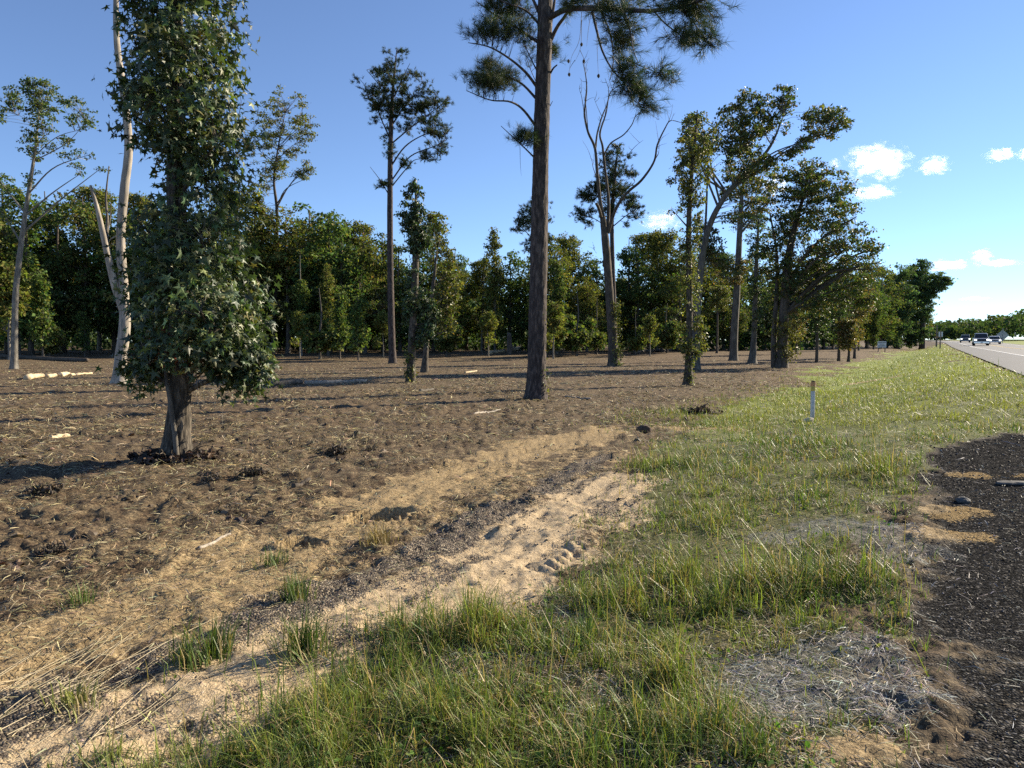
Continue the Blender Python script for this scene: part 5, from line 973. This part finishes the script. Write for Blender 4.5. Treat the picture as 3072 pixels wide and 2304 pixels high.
# ------------------------------------------------------------------ marker post, signs
g = G(2437, 1257); s_ = g[1] / 2277; o = thing('marker_post', (g[0], g[1], g[2] - .02), 'grey-white utility marker post with an orange and yellow top, standing in the grass', 'marker post')
Hh = 118 * s_
M['post'] = plain('weathered_white_plastic', (.50, .50, .52), .5, var=.15, scale=12); M['orange'] = plain('faded_orange', (.50, .24, .10), .6); M['yellow'] = plain('faded_yellow', (.50, .38, .08), .6)
def flat_tube(o, name, z0, z1, w, t, m, rz=.25):
    mb = MB(); n = 10; th_ = np.linspace(0, 2 * np.pi, n, endpoint=False); ring = np.c_[np.sign(np.cos(th_)) * np.abs(np.cos(th_)) ** .5 * w / 2, np.sign(np.sin(th_)) * np.abs(np.sin(th_)) ** .5 * t / 2]
    ring = ring @ np.array([[math.cos(rz), math.sin(rz)], [-math.sin(rz), math.cos(rz)]]); V = np.vstack([np.c_[ring, np.full(n, z)] for z in (z0, z1)] + [[[0, 0, z1]]]); j_ = np.arange(n)
    mb.add(V, np.stack([j_, (j_ + 1) % n, n + (j_ + 1) % n, n + j_], 1)); mb.F.setdefault(3, []).append(np.stack([n + j_, n + (j_ + 1) % n, np.full(n, 2 * n)], 1)); return mb.build(name, m, o)
flat_tube(o, 'post', 0, Hh * .74, .082, .05, M['post']); flat_tube(o, 'yellow_band', Hh * .74, Hh * .86, .088, .056, M['yellow']); flat_tube(o, 'orange_band', Hh * .86, Hh * .97, .088, .056, M['orange']); flat_tube(o, 'cap', Hh * .97, Hh, .07, .045, M['soil_dark'])
# board sign beyond the verge
g = G(2645, 1056); s_ = g[1] / 2277; o = thing('board_sign', g, 'white board sign on two short posts at the edge of the wood', 'sign', rz=-.25)
M['sign_white'] = plain('white_sign_board', (.62, .63, .64), .5, var=.05); M['sign_grey'] = plain('dark_grey_lettering', (.16, .18, .21), .6); M['wood_post'] = plain('grey_timber', (.20, .16, .12), .8, var=.25, scale=20)
bw, z0, z1 = 24 * s_, 13 * s_, 32 * s_
def bx(o, name, c, s, m, rz=0):
    V, F = box_vf(c, s, rz); return mk(name, V, F, m, o)
bx(o, 'board', (0, 0, (z0 + z1) / 2), (bw, .04, z1 - z0), M['sign_white'])
for x_ in (-.38, .38): bx(o, 'post', (bw * x_, .06, z1 * .45), (.09, .07, z1 * .92), M['wood_post'])
for q, (wv, zz) in enumerate(((.86, .80), (.5, .55), (.8, .34), (.84, .12))): bx(o, 'lettering', (0, -.023, z0 + (z1 - z0) * zz), (bw * wv, .006, (z1 - z0) * (.10 if q else .13)), M['sign_grey'])
# diamond sign across the highway, seen from behind
def metal(name, c, r=.45): return plain(name, c, r, .6, .1)
M['alu'] = plain('sign_aluminium', (.34, .36, .38), .5, .3, .1); M['galv'] = plain('galvanised_post', (.30, .31, .32), .5, .4)
d = 150; p = W(3008, 1006, d); b = np.array([p[0], d, float(hgt(p[0], d))]); zc = p[2] - b[2]; o = thing('diamond_sign', b, 'grey back of a diamond warning sign on a post beyond the highway', 'sign', rz=-.3); hw = 17 * d / 2277
V, F4, ends = prism([(0, zc - hw), (hw, zc), (0, zc + hw), (-hw, zc)], -.01, .01); mk('plate', V, [F4, np.array(ends)], M['alu'], o); bx(o, 'post', (0, -.05, (zc + hw * 1.25) / 2), (.09, .06, zc + hw * 1.25), M['galv']); bx(o, 'brace', (0, -.03, zc + hw * .3), (hw * .9, .02, .05), M['galv']); bx(o, 'brace', (0, -.03, zc - hw * .3), (hw * .9, .02, .05), M['galv'])
# verge posts
for u, v, top, lb, sg in ((2809, 1041, 975, 'brown wooden post on the verge by the highway bend', 0), (2820, 1046, 992, 'thin post carrying two narrow white plates beside the wooden verge post', 1)):
    b = G(u, v); d = b[1]; h_ = W(u, top, d)[2] - b[2]; o = thing('verge_post', b, lb, 'post'); bx(o, 'post', (0, 0, h_ / 2), ((.16 if not sg else .10) * d / 90, .1, h_), M['wood_post'])
    if sg:
        for q in (-1, 1): bx(o, 'plate', (q * .0018 * d, -.06, h_ * .80), (.0019 * d, .02, h_ * .28), M['sign_white'])
    else: bx(o, 'cross_board', (0, -.06, h_ * .45), (.006 * d, .03, .10), M['orange'])

# ------------------------------------------------------------------ vehicles on the highway
def paint(name, c, rough=.3, metal=.0):
    m = plain(name, c, rough, metal, .04); return m
M['tyre'] = plain('tyre_rubber', (.02, .02, .02), .8); M['glass'] = plain('tinted_glass', (.03, .035, .04), .08, var=.1); M['grille'] = plain('black_grille', (.02, .02, .022), .5); M['chrome'] = plain('chrome', (.7, .7, .72), .2, .9); M['headlight'] = plain('headlight_lens', (.85, .85, .85), .15); M['rim'] = plain('alloy_rim', (.45, .45, .46), .35, .7)
hl = M['headlight'].node_tree; pb = [q for q in hl.nodes if q.type == 'BSDF_PRINCIPLED'][0]; pb.inputs['Emission Color'].default_value = (1, .97, .9, 1); pb.inputs['Emission Strength'].default_value = 1.6
def vehicle(name, s, off, label, body, width, length, height, pickup=True, hood=.42, facing=-1, group='vehicles on the highway', lights=True):
    p = road_pt(np.array(s), off); o = thing(name, p + [0, 0, .02], label, 'truck' if pickup else 'car', group); o.rotation_euler = (0, 0, -PHI + (math.pi if facing < 0 else 0)); L = length; w = width; gc = .32
    hz = height * .58
    # side profile (y forward, z up), extruded across
    def ext(nm, prof, ww, m, taper=1.0, par=o, ztop_=None):
        pr = np.array(prof); n = len(pr); hwid = np.full(n, ww / 2); z0_, z1_ = pr[:, 1].min(), pr[:, 1].max(); hwid = hwid * (1 - (1 - taper) * (pr[:, 1] - z0_) / max(z1_ - z0_, 1e-6))
        V = np.vstack([np.c_[-hwid, pr[:, 0], pr[:, 1]], np.c_[hwid, pr[:, 0], pr[:, 1]]]); a = np.arange(n); c = (a + 1) % n
        q_ = mk(nm, V, [np.stack([a, c, n + c, n + a], 1), np.array([list(range(n - 1, -1, -1)), list(range(n, 2 * n))])], m, par)
        bv = q_.modifiers.new('bevel', 'BEVEL'); bv.width = .05; bv.segments = 2; bv.limit_method = 'ANGLE'; return q_
    f, r_ = L / 2, -L / 2
    ext('body', [(f, gc + .12), (f, hz * .92), (f - .12, hz * .99), (f - L * .24, hz * 1.04), (r_ + .1, hz * 1.04), (r_, hz * .95), (r_, gc + .1), (r_ + .3, gc), (f - .3, gc)], w, body)
    cf, cr = f - L * .25, (r_ + L * .36 if pickup else r_ + L * .10)
    ext('cabin', [(cf, hz * 1.04), (cf - .62, height - .04), (cf - .85, height), (cr + .35, height), (cr + .1, height - .1), (cr, hz * 1.04)], w * .93, body, .84)
    zz0, zz1 = hz * 1.07, height - .10; ws = .435 * w
    def quadp(nm, pts, m): mk(nm, np.array(pts), np.array([[0, 1, 2, 3]]), m, o)
    def cy(z): t = (z - hz * 1.04) / (height - .04 - hz * 1.04); return cf - .62 * t + .012
    quadp('windshield', [(-ws, cy(zz0), zz0), (ws, cy(zz0), zz0), (ws * .86, cy(zz1), zz1), (-ws * .86, cy(zz1), zz1)], M['glass'])
    for q in (-1, 1):
        def sx(z): return q * (w * .93 / 2 * (1 - .16 * (z - hz * 1.04) / (height - hz * 1.04)) + .008)
        quadp('side_window', [(sx(zz0), cf - .35, zz0), (sx(zz0), cr + .25, zz0), (sx(zz1), cr + .35, zz1), (sx(zz1), cf - .75, zz1)], M['glass'])
        bx(o, 'mirror', (q * (w / 2 + .10), cf - .25, hz * 1.14), (.2, .1, .17), M['grille']); h_ = bx(o, 'headlight', (q * w * .40, f + .005, hz * .80), (w * .17, .05, .15), M['headlight'])
    bx(o, 'grille', (0, f + .008, hz * .76), (w * .58, .05, hz * .30), M['grille']); bx(o, 'bumper', (0, f + .05, gc + .16), (w * .98, .16, .22), M['chrome'] if pickup else body); bx(o, 'number_plate', (0, f + .135, gc + .16), (.3, .012, .15), M['sign_white'])
    rw_ = .38 if pickup else .32
    for qy in (f - L * .17, r_ + L * .2):
        for qx in (-1, 1):
            t = np.linspace(-.11, .11, 5); pth = np.c_[qx * (w / 2 - .10) + t * 1.0, np.full(5, qy), np.full(5, rw_)]; V, Q, T = tube_fix(tube(pth, [rw_ * .9, rw_, rw_, rw_, rw_ * .9], 18, True)); wh = mk('wheel', V, [Q, T], M['tyre'], o, smooth=True)
            V, Q, T = tube_fix(tube(np.c_[qx * (w / 2 - .02) + np.array([-.02, .0, .02]) * qx, np.full(3, qy), np.full(3, rw_)], [rw_ * .6, rw_ * .6, rw_ * .5], 14, True)); mk('rim', V, [Q, T], M['rim'], wh)
    return o
M['paint_silver'] = paint('silver_paint', (.42, .44, .47), .3, .3); M['paint_white'] = paint('white_paint', (.78, .78, .78), .3); M['paint_grey'] = paint('grey_paint', (.22, .24, .26), .35, .2)
sT = (74 - RA) * SP + 120 * CP
vehicle('pickup_truck', sT, 4.25, 'silver pickup truck coming head-on, nearest vehicle on the highway', M['paint_silver'], 2.05, 5.8, 1.95)
vehicle('car', sT + 26, 7.6, 'white car on the highway just right behind the pickup truck', M['paint_white'], 1.85, 4.6, 1.5, False)
vehicle('suv', sT + 62, 4.1, 'dark grey car following on the highway left behind the pickup truck', M['paint_grey'], 1.95, 4.9, 1.8, False)

# ------------------------------------------------------------------ clouds
def cloudmat(seed):
    m, nt, nd, lk, o = mat('cloud_vapour'); tc = N(nt, 'ShaderNodeTexCoord'); P = tc.outputs['Object']
    mp = N(nt, 'ShaderNodeMapping'); mp.inputs['Location'].default_value = (seed * 3.7, seed * 1.3, 0); lk.new(P, mp.inputs[0]); f = noise(nt, mp.outputs[0], 2.3, 8, .66)
    ln = N(nt, 'ShaderNodeVectorMath'); ln.operation = 'LENGTH'; lk.new(P, ln.inputs[0])
    e = mth(nt, 'SUBTRACT', mth(nt, 'ADD', mth(nt, 'MULTIPLY', mth(nt, 'SUBTRACT', f, .5), 4.2), .42), mth(nt, 'MULTIPLY', mth(nt, 'POWER', ln.outputs['Value'], 2.0), .75))
    r = N(nt, 'ShaderNodeMapRange'); r.interpolation_type = 'SMOOTHSTEP'; r.inputs[1].default_value = .0; r.inputs[2].default_value = .95; r.inputs[4].default_value = .035; lk.new(e, r.inputs[0])
    v = N(nt, 'ShaderNodeVolumePrincipled'); v.inputs['Color'].default_value = (1, 1, 1, 1); v.inputs['Anisotropy'].default_value = .72; lk.new(r.outputs[0], v.inputs['Density']); lk.new(v.outputs[0], o.inputs['Volume']); m.cycles.volume_step_rate = .15; return m
CL = [(2632, 488, 200, 125, 'largest white puffy cloud, right of the wide-crowned tree'), (2800, 495, 110, 62, 'small torn cloud right of the largest cloud'), (2505, 490, 46, 40, 'tiny round cloud left of the largest cloud'), (2618, 578, 150, 52, 'flat white cloud below the largest cloud'), (1985, 664, 140, 74, 'white cloud low between the dead tree and the right-hand trees'), (3000, 466, 100, 46, 'thin torn cloud near the right edge of the sky'), (3080, 462, 60, 44, 'cloud cut by the right edge of the picture'),
      (2838, 796, 130, 42, 'pale cloud just above the tree overhanging the road'), (2945, 772, 80, 60, 'puffy low cloud above the far woods'), (3005, 789, 120, 26, 'flat tail cloud right of the low puffy cloud'), (2925, 896, 90, 16, 'faint streak of cloud above the far woods'), (2320, 560, 100, 70, 'white cloud patch showing through the right-hand tree crowns')]
ico = bpy.data.meshes.new('cloud'); import bmesh
bm = bmesh.new(); bmesh.ops.create_icosphere(bm, subdivisions=3, radius=1.15); bm.to_mesh(ico); bm.free()
for q, (u, v, w_, h_, lb) in enumerate(CL):
    d = 2600; me = ico.copy(); me.materials.append(cloudmat(q + 1)); o = bpy.data.objects.new('cumulus_cloud', me); COL.objects.link(o); o.location = W(u, v, d); sc_ = d / 2277
    o.scale = (w_ / 2 * sc_, w_ / 2 * sc_ * .8, h_ / 2 * sc_); o['kind'] = None or 'stuff'; tag(o, lb, 'cloud', 'small clouds in the right of the sky')
print('SCRIPT DONE', sum(len(o.data.polygons) for o in bpy.data.objects if o.type == 'MESH'))
